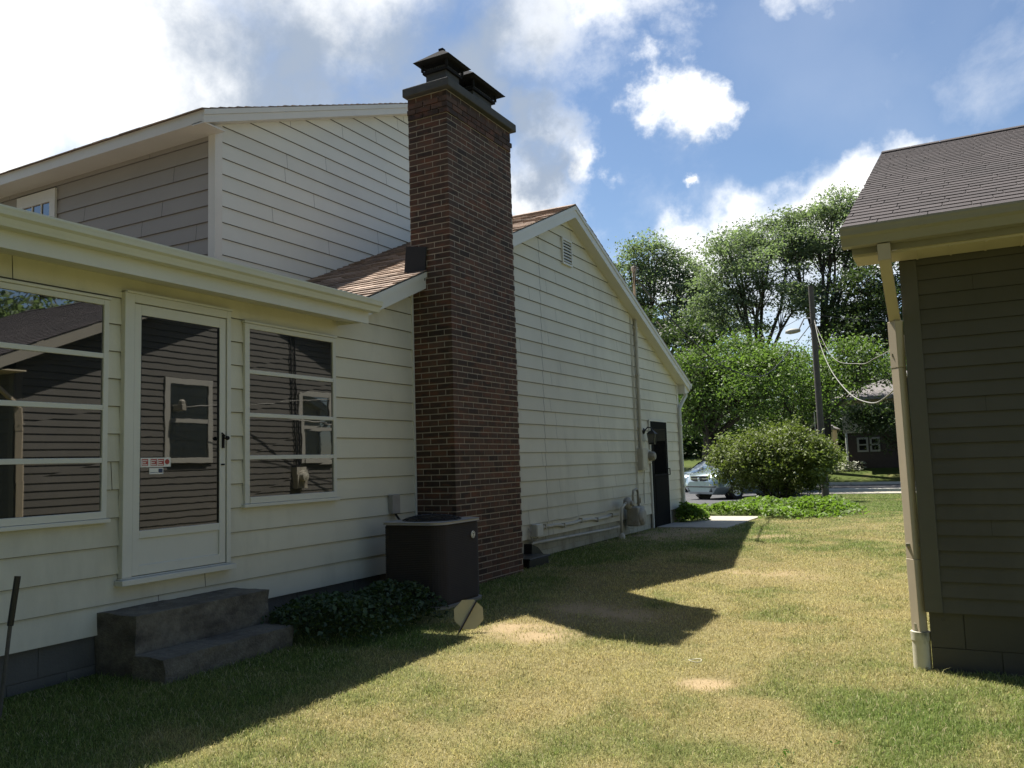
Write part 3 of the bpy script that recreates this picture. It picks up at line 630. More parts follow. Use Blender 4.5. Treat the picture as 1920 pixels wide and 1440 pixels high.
# ------------------------------------------------------------------ things on and by the house
t = empty('wall_lantern', (-5.38, 15.2, 1.7), 'black coach lantern on the wall beside the dark back door', 'lantern')
f = MB(); f.lathe((WX+.012, 15.2, 1.86), (1, 0, 0), [(.0, 0), (.06, .002), (.05, .02), (.02, .035)], 14); f.tube([(WX+.03, 15.2, 1.86), (WX+.10, 15.2, 1.93), (WX+.17, 15.2, 1.92), (WX+.18, 15.2, 1.87)], .012); f.build('bracket', MT['black'], t)
f = MB(); cx, cyy = WX+.18, 15.2
f.hexa([(cx-.085, cyy-.085, 1.80), (cx+.085, cyy-.085, 1.80), (cx+.085, cyy+.085, 1.80), (cx-.085, cyy+.085, 1.80), (cx-.015, cyy-.015, 1.875), (cx+.015, cyy-.015, 1.875), (cx+.015, cyy+.015, 1.875), (cx-.015, cyy+.015, 1.875)])
f.hexa([(cx-.05, cyy-.05, 1.60), (cx+.05, cyy-.05, 1.60), (cx+.05, cyy+.05, 1.60), (cx-.05, cyy+.05, 1.60), (cx-.055, cyy-.055, 1.63), (cx+.055, cyy-.055, 1.63), (cx+.055, cyy+.055, 1.63), (cx-.055, cyy+.055, 1.63)])
for a in (-1, 1):
    for b in (-1, 1): f.tube([(cx+a*.05, cyy+b*.05, 1.62), (cx+a*.07, cyy+b*.07, 1.80)], .007, 6)
f.build('cage', MT['black'], t)
f = MB(); f.hexa([(cx-.045, cyy-.045, 1.632), (cx+.045, cyy-.045, 1.632), (cx+.045, cyy+.045, 1.632), (cx-.045, cyy+.045, 1.632), (cx-.063, cyy-.063, 1.798), (cx+.063, cyy-.063, 1.798), (cx+.063, cyy+.063, 1.798), (cx-.063, cyy+.063, 1.798)]); f.build('lamp_glass', glass_material('lantern_glass', 0, 1, (.12, .12, .11), 1.5), t)
t = empty('electric_service', (-5.36, 14.9, 1.1), 'painted conduit with mast and service panel on the gable wall', 'electric service')
f = MB(); f.tube([(WX+.055, 14.90, 1.5), (WX+.055, 14.90, 4.15)], .033, 10); 
for z in (1.9, 2.9, 3.8): f.box(WX+.01, WX+.09, 14.85, 14.95, z, z+.025)
f.build('conduit', MT['pipe'], t, smooth=True, auto=40)
f = MB(); f.tube([(WX+.08, 14.86, 4.1), (-5.22, 14.6, 4.85)], .028, 10); f.lathe((-5.22, 14.6, 4.83), (.2, -.1, 1), [(.045, 0), (.06, .04), (.05, .09), (0, .11)], 12); f.build('mast', MT['meter'], t, smooth=True, auto=40)
f = MB()
for k in range(3): f.tube([(-5.20, 14.58+.03*k, 4.88), (-5.08, 14.45-.1*k, 4.86+.02*k), (-5.05, 14.35-.12*k, 4.70), (-5.10, 14.4-.1*k, 4.5)], .007, 5)
f.build('wire_loops', MT['wire'], t)
f = MB(); f.box(WX+.012, WX+.11, 14.80, 15.09, 1.12, 1.53); f.box(WX+.112, WX+.12, 14.82, 15.07, 1.14, 1.51); f.build('panel', MT['pipe'], t, bevel=.006)
f = MB(); f.tube([(WX+.025, 14.69, 4.05), (WX+.026, 14.69, 2.), (WX+.026, 14.68, .46)], .007, 5); f.tube([(WX+.025, 14.75, 4.02), (WX+.026, 14.74, 2.), (WX+.026, 14.74, .50)], .006, 5); f.tube([(WX+.05, 15.05, 1.12), (WX+.03, 15.06, .9), (WX+.03, 15.03, .62), (WX+.05, 14.98, .5)], .009, 5); f.build('cable', MT['pipe'], t)
t = empty('electric_meter', (-5.38, 15.3, 1.36), 'round grey electric meter between the panel and back door', 'electric meter')
f = MB(); f.box(WX+.012, WX+.07, 15.22, 15.43, 1.24, 1.50); f.build('socket', MT['pipe'], t, bevel=.006)
f = MB(); f.lathe((WX+.07, 15.325, 1.38), (1, 0, 0), [(.095, 0), (.09, .03), (.085, .09), (.06, .115), (0, .12)], 20); f.build('dial_cover', MT['meter'], t, smooth=True, auto=40)
t = empty('gas_meter', (-5.22, 14.1, 0), 'weathered grey gas meter and regulator low on the gable wall', 'gas meter')
f = MB(); f.tube([(-5.2, 13.36, -.05), (-5.2, 13.38, .40), (-5.2, 13.42, .52), (-5.2, 13.60, .58)], .024, 8); f.lathe((-5.2, 13.36, -.06), (0, 0, 1), [(.06, 0), (.055, .12), (.03, .16)], 10); f.build('riser_pipe', MT['pipe'], t, smooth=True)
f = MB(); f.lathe((-5.2, 13.72, .57), (1, 0, .1), [(.0, -.06), (.10, -.05), (.115, 0), (.10, .03), (.05, .05), (.04, .09), (0, .1)], 18); f.tube([(-5.2, 13.55, .57), (-5.2, 13.92, .58)], .026, 8); f.build('regulator', MT['meter'], t, smooth=True, auto=45)
f = MB()
f.box(-5.32, -5.10, 13.93, 14.30, .16, .50); f.lathe((-5.10, 14.11, .33), (1, 0, 0), [(.17, 0), (.16, .03), (.1, .055), (0, .06)], 20); f.build('meter_body', MT['meter'], t, bevel=.03)
f = MB(); f.tube([(-5.21, 14.0, .48), (-5.21, 14.0, .70), (-5.21, 14.03, .78), (-5.21, 14.20, .80), (-5.21, 14.26, .74), (-5.21, 14.27, .50)], .022, 8); f.tube([(-5.21, 14.27, .62), (-5.25, 14.45, .64), (-5.30, 14.6, .55), (-5.36, 14.62, .52)], .02, 8); f.build('outlet_pipe', MT['meter'], t, smooth=True)
f = MB(); f.tube([(WX+.03, 10.30, .16), (WX+.05, 10.36, .215), (WX+.05, 13.2, .175), (WX+.10, 13.62, .19)], .021, 8); o = f.build('gas_pipe', MT['pipe'], smooth=True); tag(o, 'straight painted pipe running low along the foundation to gas meter', 'pipe')
f = MB(); pts = [(WX+.035, 10.62+i*.16, .40+.012*math.sin(i*.8)+.006*math.sin(i*2.3)-.0012*i) for i in range(20)]; f.tube(pts, .024, 8)
for i in (1, 5, 9, 13, 17): f.box(WX+.01, WX+.065, pts[i][1]-.012, pts[i][1]+.012, pts[i][2]-.034, pts[i][2]+.036)
f.tube([(WX+.02, 10.9+i*.3, .47+.02*math.sin(i*1.7)) for i in range(9)], .006, 5)
o = f.build('wall_conduit', MT['pipe'], smooth=True, auto=40); tag(o, 'wavy painted conduit strapped along the siding above the straight pipe', 'conduit')
t = empty('junction_box', (-5.36, 10.5, .3), 'small pale junction box on the wall right of chimney', 'junction box')
f = MB(); f.box(WX+.012, WX+.10, 10.40, 10.60, .30, .47); f.build('box', MT['trim'], t, bevel=.006)
f = MB(); f.box(WX+.101, WX+.108, 10.41, 10.59, .31, .46); f.build('lid', MT['trim'], t)
f = MB(); f.tube([(WX+.03, 10.34, .46), (WX+.06, 10.30, .38), (WX+.05, 10.33, .28), (WX+.06, 10.42, .25), (WX+.06, 10.5, .27), (WX+.06, 10.52, .31)], .009, 6); f.tube([(WX+.03, 10.30, .42), (WX+.07, 10.27, .33), (WX+.05, 10.36, .22), (WX+.06, 10.5, .24)], .008, 6); f.build('cable_loop', MT['meter'], t)
t = empty('drain_tray', (-5.2, 9.9, 0), 'low black plastic tray with upright flap beside chimney base', 'plastic tray')
f = MB(); f.box(-5.33, -4.92, 9.42, 9.98, -.02, .10); f.box(-5.30, -4.90, 9.40, 10.0, .101, .125); f.build('tray', MT['black'], t, bevel=.01)
f = MB(); f.prism([(9.95, .0), (10.36, .0), (10.30, .09), (10.15, .19), (9.97, .25)], lambda a, b, q: (q, a, b), -5.28, -5.16); f.build('flap', MT['black'], t)

# stoop
t = empty('concrete_stoop', (-5.1, 4.4, 0), 'crumbling two step concrete stoop below the storm door', 'steps')
f = MB()
def rough_block(f, x0, x1, y0, y1, z0, z1, seed, ny=26, nz=7):
    rg = random.Random(seed)
    def p(x, y, z): 
        n = mnoise.noise(Vector((x*5+seed, y*5, z*6)))*.014+mnoise.noise(Vector((x*17+seed, y*17, z*17)))*.008
        return Vector((x+n, y+n*.6, z+n*.5))
    ys_ = np.linspace(y0, y1, ny); zs_ = np.linspace(z0, z1, nz); xs_ = np.linspace(x0, x1, 9)
    def grid(A, B, fn):
        for i in range(len(A)-1):
            for j in range(len(B)-1): f.poly([p(*fn(A[i], B[j])), p(*fn(A[i+1], B[j])), p(*fn(A[i+1], B[j+1])), p(*fn(A[i], B[j+1]))])
    grid(ys_, zs_, lambda a, b: (x1, a, b)); grid(ys_, xs_, lambda a, b: (b, a, z1)); grid(xs_, zs_, lambda a, b: (a, y0, b)); grid(xs_, zs_, lambda a, b: (a, y1, b)); grid(ys_, zs_, lambda a, b: (x0, a, b))
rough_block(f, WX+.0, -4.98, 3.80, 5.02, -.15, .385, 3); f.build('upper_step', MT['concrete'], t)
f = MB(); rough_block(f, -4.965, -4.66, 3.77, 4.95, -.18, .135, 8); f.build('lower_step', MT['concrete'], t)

# air conditioner
t = empty('air_conditioner', (-4.69, 6.96, 0), 'dark brown outdoor air conditioner unit standing against chimney', 'air conditioner')
def rrect(x0, x1, y0, y1, r, n=7):
    pts = []
    for cx, cyy, a0 in ((x1-r, y0+r, -90), (x1-r, y1-r, 0), (x0+r, y1-r, 90), (x0+r, y0+r, 180)):
        for i in range(n+1): a = R(a0+90*i/n); pts.append((cx+r*math.cos(a), cyy+r*math.sin(a)))
    return pts
ax0, ax1, ay0, ay1 = -5.04, -4.34, 6.54, 7.32
f = MB(); pr_o = rrect(ax0, ax1, ay0, ay1, .13); pr_i = rrect(ax0+.006, ax1-.006, ay0+.006, ay1-.006, .124)
z = .055
f.prism(rrect(ax0+.012, ax1-.012, ay0+.012, ay1-.012, .12), lambda a, b, q: (a, b, q), .03, .775)
while z < .76:
    i0 = len(f.v); n = len(pr_o)
    f.v += [(a, b, z) for a, b in pr_o]+[(a, b, z+.013) for a, b in pr_i]
    for k in range(n): f.f.append((i0+k, i0+(k+1) % n, i0+n+(k+1) % n, i0+n+k)); f.t.append(1)
    z += .0165
f.build('cabinet', MT['ac'], t)
f = MB(); f.prism(rrect(ax0-.012, ax1+.012, ay0-.012, ay1+.012, .14), lambda a, b, q: (a, b, q), .777, .800); f.build('lid', MT['ac_trim'], t, bevel=.006)
f = MB(); f.prism(rrect(ax0-.015, ax1+.015, ay0-.015, ay1+.015, .14), lambda a, b, q: (a, b, q), -.03, .028); f.build('base_pan', MT['ac_trim'], t, bevel=.006)
f = MB(); gx, gy = (ax0+ax1)/2, (ay0+ay1)/2
for r_, h in ((.29, .806), (.25, .822), (.20, .835), (.15, .843), (.10, .848), (.05, .85)): f.tube([(gx+r_*math.cos(a), gy+r_*math.sin(a), h) for a in np.linspace(0, 2*math.pi, 33)], .005, 5, cap=False)
for a in np.linspace(0, 2*math.pi, 13)[:-1]: f.tube([(gx+r_*math.cos(a), gy+r_*math.sin(a), h) for r_, h in ((.29, .802), (.25, .822), (.15, .843), (.04, .85))], .005, 5)
f.build('fan_grille', MT['black'], t)
f = MB(); f.lathe((gx, gy, .8015), (0, 0, 1), [(0, 0), (.27, 0), (.27, .003), (0, .003)], 28); f.build('fan_well', MT['black'], t)
f = MB(); f.lathe((ax1+.002, 7.12, .645), (1, 0, 0), [(0, .008), (.034, .008), (.036, .004), (.036, 0)], 22); bdg = f.build('badge', MT['white'], t)
f = MB(); f.box(ax1+.0105, ax1+.012, 7.106, 7.134, .652, .660); f.box(ax1+.0105, ax1+.012, 7.116, 7.124, .624, .652); f.lathe((ax1+.0102, 7.12, .645), (1, 0, 0), [(.027, 0), (.027, .001), (.030, .001), (.030, 0)], 20); f.build('emblem', MT['black'], bdg)
t = empty('disconnect_box', (-5.36, 7.2, .9), 'small dark electrical box on the siding behind the air conditioner', 'electrical box')
f = MB(); f.box(WX+.012, WX+.08, 7.14, 7.27, .84, 1.04); f.build('box', MT['ac_trim'], t, bevel=.006)
f = MB(); f.tube([(WX+.04, 7.22, .85), (WX+.08, 7.26, .76), (WX+.2, 7.24, .70)], .012, 6); f.build('whip', MT['black'], t)
# yellow octagon
t = empty('octagon_sign', (-3.85, 6.25, 0), 'pale yellow octagonal board with diagonal stake, propped against air conditioner', 'board')
oc = Vector(at(879, 1152, 5.93)); nrm = (Vector((0, 0, CAM_Z))-oc).normalized(); nrm = (nrm+Vector((.15, 0, .25))).normalized(); hz = Vector((0, 0, 1)).cross(nrm).normalized(); vt = nrm.cross(hz)
f = MB(); rr = .128; pts = []
for s_ in (-1, 1): pts.append([oc+nrm*.004*s_+(hz*math.cos(R(22.5+45*i))+vt*math.sin(R(22.5+45*i)))*rr for i in range(8)])
f.poly(pts[1]); f.poly(pts[0][::-1])
for i in range(8): f.poly([pts[0][i], pts[0][(i+1) % 8], pts[1][(i+1) % 8], pts[1][i]])
f.build('board', MT['yellow'], t)
dg = (hz*.62+vt*.95).normalized(); f = MB(); f.tube([oc+nrm*.013+dg*.122, oc+nrm*.013-dg*.15, oc+nrm*.006-dg*.30], .008, 8); f.build('stake', MT['cap_metal'], t)
t = empty('ground_stake', (-4.9, 2.9, 0), 'thin stake with black sleeved top in the shade near sunroom', 'stake')
f = MB(); f.tube([(-4.86, 2.885, .50), (-4.85, 2.915, .775)], .017, 10); f.build('sleeve', MT['black'], t)
f = MB(); f.tube([(-4.93, 2.87, -.1), (-4.86, 2.885, .50)], .011, 8); f.build('shaft', material('grey_stake', (.09, .085, .075), .7, .3, 20, 0), t)
f = MB(); f.tube([(-1.755+.044*math.cos(a), 5.80+.044*math.sin(a), float(gz(-1.75, 5.8))+.03+.004*math.sin(2*a)) for a in np.linspace(0, 2*math.pi, 25)], .0035, 6, cap=False); o = f.build('plastic_ring', material('pale_ring', (.50, .47, .34), .5, 0, 1, 0), smooth=True); tag(o, 'small pale plastic ring lying in the dry grass', 'ring')

# ------------------------------------------------------------------ neighbour garage
gar = empty('garage', (-.29, 6.2, -.1), 'dark sided neighbouring garage with brown shingle roof and tan gutter', 'garage')
GX0, GX1, GY0, GY1 = -.29, 6.2, 6.2, 14.4; SG = .432; GRY = 10.3
zg = lambda y: 4.77-SG*abs(y-GRY)
mb = MB()
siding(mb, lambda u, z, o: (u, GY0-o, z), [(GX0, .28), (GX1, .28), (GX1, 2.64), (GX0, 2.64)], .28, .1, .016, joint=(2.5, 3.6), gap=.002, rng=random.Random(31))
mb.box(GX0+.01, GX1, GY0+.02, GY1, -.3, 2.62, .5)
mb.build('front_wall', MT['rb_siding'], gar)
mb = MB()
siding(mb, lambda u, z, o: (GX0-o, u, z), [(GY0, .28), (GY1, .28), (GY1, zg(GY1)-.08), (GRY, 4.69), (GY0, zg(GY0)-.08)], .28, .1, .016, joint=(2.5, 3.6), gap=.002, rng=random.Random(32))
mb.prism([(GY0+.03, 2.6), (GY1, 2.6), (GY1, zg(GY1)-.1), (GRY, 4.66), (GY0+.03, zg(GY0)-.1)], lambda a, b, q: (q, a, b), GX0+.01, GX1, .5)
mb.build('gable_wall', MT['rb_siding'], gar)
mb = MB(); mb.box(GX0-.02, GX0+.085, GY0-.021, GY0-.001, .28, 2.62); mb.box(GX0-.021, GX0-.001, GY0, GY0+.09, .28, 2.64); mb.build('corner_board', MT['rb_trim'], gar, bevel=.003)
mb = MB()
for z0, z1, s in ((-.35, .05, 0), (.055, .277, .2)):
    x = GX0-s
    while x < GX1: mb.box(max(x, GX0)+.003, x+.397, GY0+.004, GY0+.05, z0, z1, rnd.uniform(.7, .9)); x += .4
mb.box(GX0, GX1, GY0+.012, GY1, -.4, .275, .7); mb.build('foundation', MT['rb_siding'], gar)
mb = MB(); RXg = -.60
lg = math.hypot(GRY-5.77, SG*(GRY-5.77))
shingles(mb, (RXg, 5.75, zg(5.75)), (1, 0, 0), (0, 1, SG), GX1+.3-RXg, lg+.02, .137, .305, 0.05, 13, .006, .007)
shingles(mb, (GX1+.3, 14.85, zg(14.85)), (-1, 0, 0), (0, -1, SG), GX1+.3-RXg, lg, .137, .305, 0.05, 14, .006, .007)
for i in range(23): mb.prism([(-.13, -.046), (0, .012), (.13, -.046), (.13, -.054), (0, .002), (-.13, -.054)], lambda a, b, q: (q, GRY+a, 4.782+b), RXg+i*.3-.006, RXg+i*.3+.29, rnd.uniform(.85, 1.1))
mb.build('roof', MT['shingle_brown'], gar)
mb = MB()
for a, b in ((5.82, GRY), (GRY, 14.8)): mb.prism([(a, -.01), (b, -.01), (b, -.16), (a, -.16)], lambda p, q, t_: (t_, p, zg(p)+q), RXg, RXg+.03)
mb.build('rake_board', MT['rb_gutter'], gar)
mb = MB(); mb.box(RXg+.031, GX1+.3, 5.855, 5.88, 2.64, 2.80); mb.build('fascia', MT['rb_gutter'], gar)
mb = MB(); mb.box(RXg+.031, GX1+.3, 5.881, GY0-.024, 2.625, 2.640)
for x in np.arange(RXg+.2, GX1, .2): mb.box(x, x+.012, 5.885, GY0-.03, 2.619, 2.6245)
for a, b in ((6.2, GRY), (GRY, 14.4)): mb.prism([(a, -.13), (b, -.13), (b, -.15), (a, -.15)], lambda p, q, t_: (t_, p, zg(p)+q), RXg+.031, GX0-.001)
mb.build('soffit', MT['rb_soffit'], gar)
mb = MB(); mb.prism(KG, lambda a, b, q: (q, 5.835-a, 2.675+b*1.1), RXg-.02, GX1+.32)
for x in np.arange(RXg+.25, GX1, .55): mb.box(x, x+.012, 5.73, 5.85, 2.775, 2.784)
mb.build('gutter', MT['rb_gutter'], gar)
mb = MB()
def rect_tube(mb, path, hx, hy, tws=0):
    path = [Vector(p) for p in path]; tw = Matrix.Rotation(R(-tws), 3, 'Z'); V2 = lambda a, b: tw @ Vector((a, b, 0))
    for a, b in zip(path[:-1], path[1:]):
        mb.hexa([a+V2(-hx, -hy), a+V2(hx, -hy), a+V2(hx, hy), a+V2(-hx, hy), b+V2(-hx, -hy), b+V2(hx, -hy), b+V2(hx, hy), b+V2(-hx, hy)])
rect_tube(mb, [(-.37, 5.79, 2.67), (-.37, 5.80, 2.56)], .038, .03); rect_tube(mb, [(-.37, 5.80, 2.56), (-.362, 6.20, 2.22)], .036, .028); rect_tube(mb, [(-.362, 6.20, 2.22), (-.362, 6.225, 1.9)], .042, .03, 50); rect_tube(mb, [(-.362, 6.225, 1.9), (-.356, 6.23, .62)], .040, .028, 50); rect_tube(mb, [(-.356, 6.23, .62), (-.352, 6.235, .14)], .042, .03, 50)
mb.build('downspout', material('tan_downspout', (.46, .39, .29), .45, .07, 3., 0), gar, bevel=.004)
for z in (1.98, .70): mb = MB(); mb.box(-.397, -.315, 6.203, 6.275, z, z+.02); mb.build('strap', MT['rb_gutter'], gar)
def gar_window(y0, y1, z0, z1):
    f = MB(); x1 = GX0-.04
    f.box(x1, GX0-.008, y0, y0+.09, z0, z1); f.box(x1, GX0-.008, y1-.09, y1, z0, z1); f.box(x1, GX0-.008, y0+.09, y1-.09, z1-.09, z1); f.box(x1-.02, GX0-.008, y0+.09, y1-.09, z0, z0+.08)
    w = f.build('window', MT['gar_frame'], gar, bevel=.003)
    f = MB(); m = (z0+z1)/2; f.box(x1+.006, GX0-.012, y0+.09, y1-.09, m-.03, m+.03); f.build('meeting_rail', MT['gar_frame'], w)
    for a, b in ((z0+.08, m-.03), (m+.03, z1-.09)):
        f = MB(); f.poly([(GX0-.020, y0+.09, a), (GX0-.020, y1-.09, a), (GX0-.020, y1-.09, b), (GX0-.020, y0+.09, b)]); f.build('pane', MT['glass'], w)
gar_window(8.41, 9.31, 1.48, 2.77); gar_window(11.28, 12.18, 1.43, 2.72)
t = empty('garage_meter', (GX0, 11.18, 1.2), 'grey meter box with two cables on the garage gable wall, mirrored in the window', 'meter box')
f = MB(); f.box(GX0-.14, GX0-.013, 11.06, 11.30, 1.02, 1.36); f.lathe((GX0-.14, 11.18, 1.22), (-1, 0, 0), [(.085, 0), (.08, .08), (0, .1)], 16); f.build('box', MT['meter'], t)
f = MB(); f.tube([(GX0-.04, 11.15, 1.36), (GX0-.035, 11.1, 2.5), (GX0-.04, 11.05, 3.9)], .014, 6); f.tube([(GX0-.04, 11.22, 1.36), (GX0-.035, 11.2, 2.5), (GX0-.04, 11.14, 3.95)], .014, 6); f.build('cable', MT['wire'], t)
t = empty('drain_standpipe', (-.35, 6.24, -.15), 'stubby stained white drain pipe receiving the garage downspout', 'drain pipe')
f = MB(); f.lathe((-.35, 6.24, -.25), (0, 0, 1), [(.056, 0), (.056, .37), (.050, .372)], 24); f.build('pipe', MT['pvc'], t, smooth=True, auto=40)
f = MB(); f.lathe((-.35, 6.24, .09), (0, 0, 1), [(.061, 0), (.061, .055), (.052, .058), (.046, .058), (.046, -.02)], 24); f.lathe((-.35, 6.24, .148), (0, 0, 1), [(.045, 0), (.045, .05), (.04, .05), (.04, 0)], 4); f.build('collar', MT['pvc'], t, smooth=True, auto=40)
# ------------------------------------------------------------------ vegetation
def leaf_mesh(name, C, size, mat, parent=None, seed=0, flat=.45, tint=None, asp=.55, sizevar=.5):
    rs = np.random.RandomState(seed); n = len(C); C = np.asarray(C, float)
    nr = rs.normal(size=(n, 3)); nr[:, 2] = np.abs(nr[:, 2])+flat; nr /= np.linalg.norm(nr, axis=1)[:, None]
    a = rs.normal(size=(n, 3)); a -= nr*(a*nr).sum(1)[:, None]; a /= np.linalg.norm(a, axis=1)[:, None]; b = np.cross(nr, a)
    s = (size*(1+sizevar*(rs.rand(n)-.5)*2))[:, None] if np.ndim(size) == 0 else np.asarray(size)[:, None]
    droop = nr*(-.18)*s
    V = np.stack([C-a*s*.5+droop, C+b*s*asp*.5, C+a*s*.5+droop, C-b*s*asp*.5], 1).reshape(-1, 3)
    me = bpy.data.meshes.new(name); me.vertices.add(4*n); me.vertices.foreach_set('co', V.astype(np.float32).ravel())
    me.loops.add(4*n); me.loops.foreach_set('vertex_index', np.arange(4*n, dtype=np.int32)); me.polygons.add(n); me.polygons.foreach_set('loop_start', np.arange(0, 4*n, 4, dtype=np.int32)); me.polygons.foreach_set('loop_total', np.full(n, 4, dtype=np.int32))
    tv = rs.uniform(.7, 1.3, n) if tint is None else tint*rs.uniform(.8, 1.2, n)
    at_ = me.attributes.new('tint', 'FLOAT', 'FACE'); at_.data.foreach_set('value', tv.astype(np.float32))
    me.update(calc_edges=True)
    return link(name, me, mat, parent)
def tree(kind, base, fork_h, lobes, mat, label, group=None, nclus=16, nleaf=80, lsize=.16, trunk_r=.22, seed=1, squash=.34, crad=1.0):
    rs = np.random.RandomState(seed); base = np.asarray(base, float)
    t = empty(kind, tuple(base), label, 'tree', group)
    mb = MB(); fork = base+np.array([rs.uniform(-.3, .3), rs.uniform(-.3, .3), fork_h])
    mb.tube([base+np.array([0, 0, -.2]), base+np.array([0, 0, .25]), base*.5+fork*.5+np.array([rs.uniform(-.12, .12), 0, 0]), fork], [trunk_r*1.5, trunk_r*1.1, trunk_r*.95, trunk_r*.85], 10)
    C = []; T = []
    for (c, r) in lobes:
        c = np.asarray(c, float); r = np.asarray(r, float); m1 = fork*.45+c*.55+rs.normal(size=3)*.25; m1[2] = fork[2]*.55+c[2]*.45
        p0 = fork-np.array([0, 0, rs.uniform(0, .25)*fork_h]); path = [p0, p0*.6+m1*.4, m1, m1*.4+c*.6+rs.normal(size=3)*.15, c+np.array([0, 0, r[2]*.4])]
        mb.tube(path, [trunk_r*.55, trunk_r*.42, trunk_r*.32, trunk_r*.2, trunk_r*.06], 6)
        for k in range(nclus):
            q = rs.normal(size=3); q /= np.linalg.norm(q); q *= rs.uniform(.35, 1.08)**.6; cc_ = c+q*r
            j = path[rs.randint(2, 5)]; mid = (j+cc_)/2+rs.normal(size=3)*.15
            mb.tube([j, mid, cc_], [trunk_r*.16, trunk_r*.1, trunk_r*.03], 4, cap=False)
            n = int(nleaf*rs.uniform(.5, 1.5)); s_ = crad*rs.uniform(.6, 1.3)
            g = rs.normal(size=(n, 3))*np.array([s_, s_, s_*squash])*.55
            lin = rs.normal(size=3)*.35; g[:, 2] -= .12*np.hypot(g[:, 0], g[:, 1])**2; C.append(cc_+g); T.append(np.full(n, rs.uniform(.75, 1.25)))
    mb.build('trunk', MT['bark'], t, smooth=True)
    leaf_mesh('crown', np.concatenate(C), lsize, mat, t, seed, tint=np.concatenate(T))
    return t
def lob(Y, *L):
    out = []
    for px, py, rx, ry in L:
        dpt = Y/FW[1]*.97; out.append((at(px, py, Y)+np.array([0, rnd.uniform(-1.2, 1.2), 0]), (rx/F_PX*dpt, rx/F_PX*dpt*.9, ry/F_PX*dpt)))
    return out
def gp(px, Y): p = at(px, 850, Y); return (p[0], p[1], float(gz(p[0], p[1])))
GRP = 'trees beyond the street'
tree('broadleaf_tree', gp(1232, 50), 6., lob(50, (1215, 480, 48, 35), (1185, 540, 60, 45), (1265, 510, 45, 40), (1235, 590, 75, 50), (1305, 560, 45, 45), (1160, 620, 60, 50), (1325, 620, 50, 45)), MT['leaf_tall'], 'tall rounded tree rising behind the eave of the house gable', GRP, 26, 170, .18, .3, 5)
tree('locust_tree', gp(1440, 47), 6.5, lob(47, (1385, 470, 45, 28), (1430, 425, 50, 26), (1485, 455, 45, 30), (1365, 535, 40, 35), (1450, 510, 60, 32), (1405, 590, 55, 32), (1345, 595, 40, 35), (1490, 560, 40, 26), (1368, 475, 40, 28)), MT['leaf_tall'], 'tall feathery tree left of the utility pole with sky showing through', GRP, 15, 200, .15, .26, 9, .35)
tree('locust_tree', gp(1548, 48), 8., lob(48, (1510, 410, 45, 24), (1560, 385, 48, 26), (1605, 395, 40, 30), (1490, 470, 42, 28), (1560, 460, 50, 30), (1620, 470, 50, 35), (1650, 420, 40, 30), (1520, 540, 30, 18)), MT['leaf_tall'], 'tallest feathery tree with forked dark trunk beside the garage roof', GRP, 15, 200, .15, .28, 13, .35)
tree('dense_tree', gp(1730, 46), 4., lob(46, (1610, 560, 50, 42), (1655, 530, 50, 45), (1700, 560, 60, 60), (1620, 610, 50, 30), (1690, 625, 55, 40), (1590, 600, 35, 30)), MT['leaf_dark'], 'dark dense tree behind the garage downspout', GRP, 20, 110, .18, .25, 17)
tree('dense_tree', gp(1225, 42), 3., lob(42, (1200, 620, 45, 40), (1255, 640, 55, 40), (1215, 690, 60, 45), (1290, 690, 60, 45), (1310, 640, 45, 35), (1265, 740, 60, 45)), MT['leaf_dark'], 'dark dense tree just right of the house eave', GRP, 20, 110, .18, .25, 19)
tree('spreading_tree', gp(1330, 38), 2.6, lob(38, (1325, 685, 50, 32), (1392, 655, 42, 24), (1455, 695, 55, 32), (1420, 690, 45, 26), (1340, 745, 65, 42), (1420, 735, 65, 42), (1300, 770, 45, 40)), MT['leaf_mid'], 'bright green spreading tree above the silver van', GRP, 24, 120, .14, .2, 23, .5)
tree('spreading_tree', gp(1500, 40), 2.8, lob(40, (1500, 700, 50, 36), (1540, 735, 45, 34), (1480, 760, 60, 36), (1570, 660, 45, 28), (1615, 690, 45, 28), (1440, 790, 50, 22)), MT['leaf_mid'], 'green spreading tree behind the utility pole', GRP, 20, 110, .14, .2, 29, .5)
tree('dense_tree', gp(1692, 45), 2., lob(45, (1652, 788, 24, 18), (1690, 770, 26, 26), (1622, 778, 18, 10), (1705, 810, 30, 25)), MT['leaf_dark'], 'low dark tree in front of the brick house across the street', GRP, 20, 90, .14, .16, 31)
tree('street_tree', gp(1327, 39.5), 3.4, lob(39.5, (1300, 720, 60, 30), (1345, 700, 50, 30)), MT['leaf_dark'], 'dark trunked tree standing behind the parked cars', GRP, 14, 90, .16, .33, 37)
tree('yard_tree', (15, 13, 0), 3, [((14, 13, 6.5), (2.6, 2.6, 2)), ((16.5, 12, 6), (2.2, 2.2, 1.8)), ((13, 15, 7.5), (2.4, 2.2, 2))], MT['leaf_tall'], 'leafy tree behind the garage, seen mirrored in the left window', None, 14, 80, .22, .25, 41)
# distant woodland
rs = np.random.RandomState(77); C = []
for k in range(900):
    x = rs.uniform(-42, 16); y = rs.uniform(66, 80); h = 6.0+2.5*vnoise(x, 3., .25)+rs.uniform(-.6, .6); c = np.array([x, y, float(gz(x, y))+h*rs.uniform(.0, 1.)**1.6]); n = 90
    C.append(c+rs.normal(size=(n, 3))*np.array([1.3, 1.2, .8]))
o = leaf_mesh('distant_woodland', np.concatenate(C), .42, MT['leaf_dark'], None, 78); tag(o, 'dark band of woodland filling the view under the tall trees', 'woodland', kind='stuff')
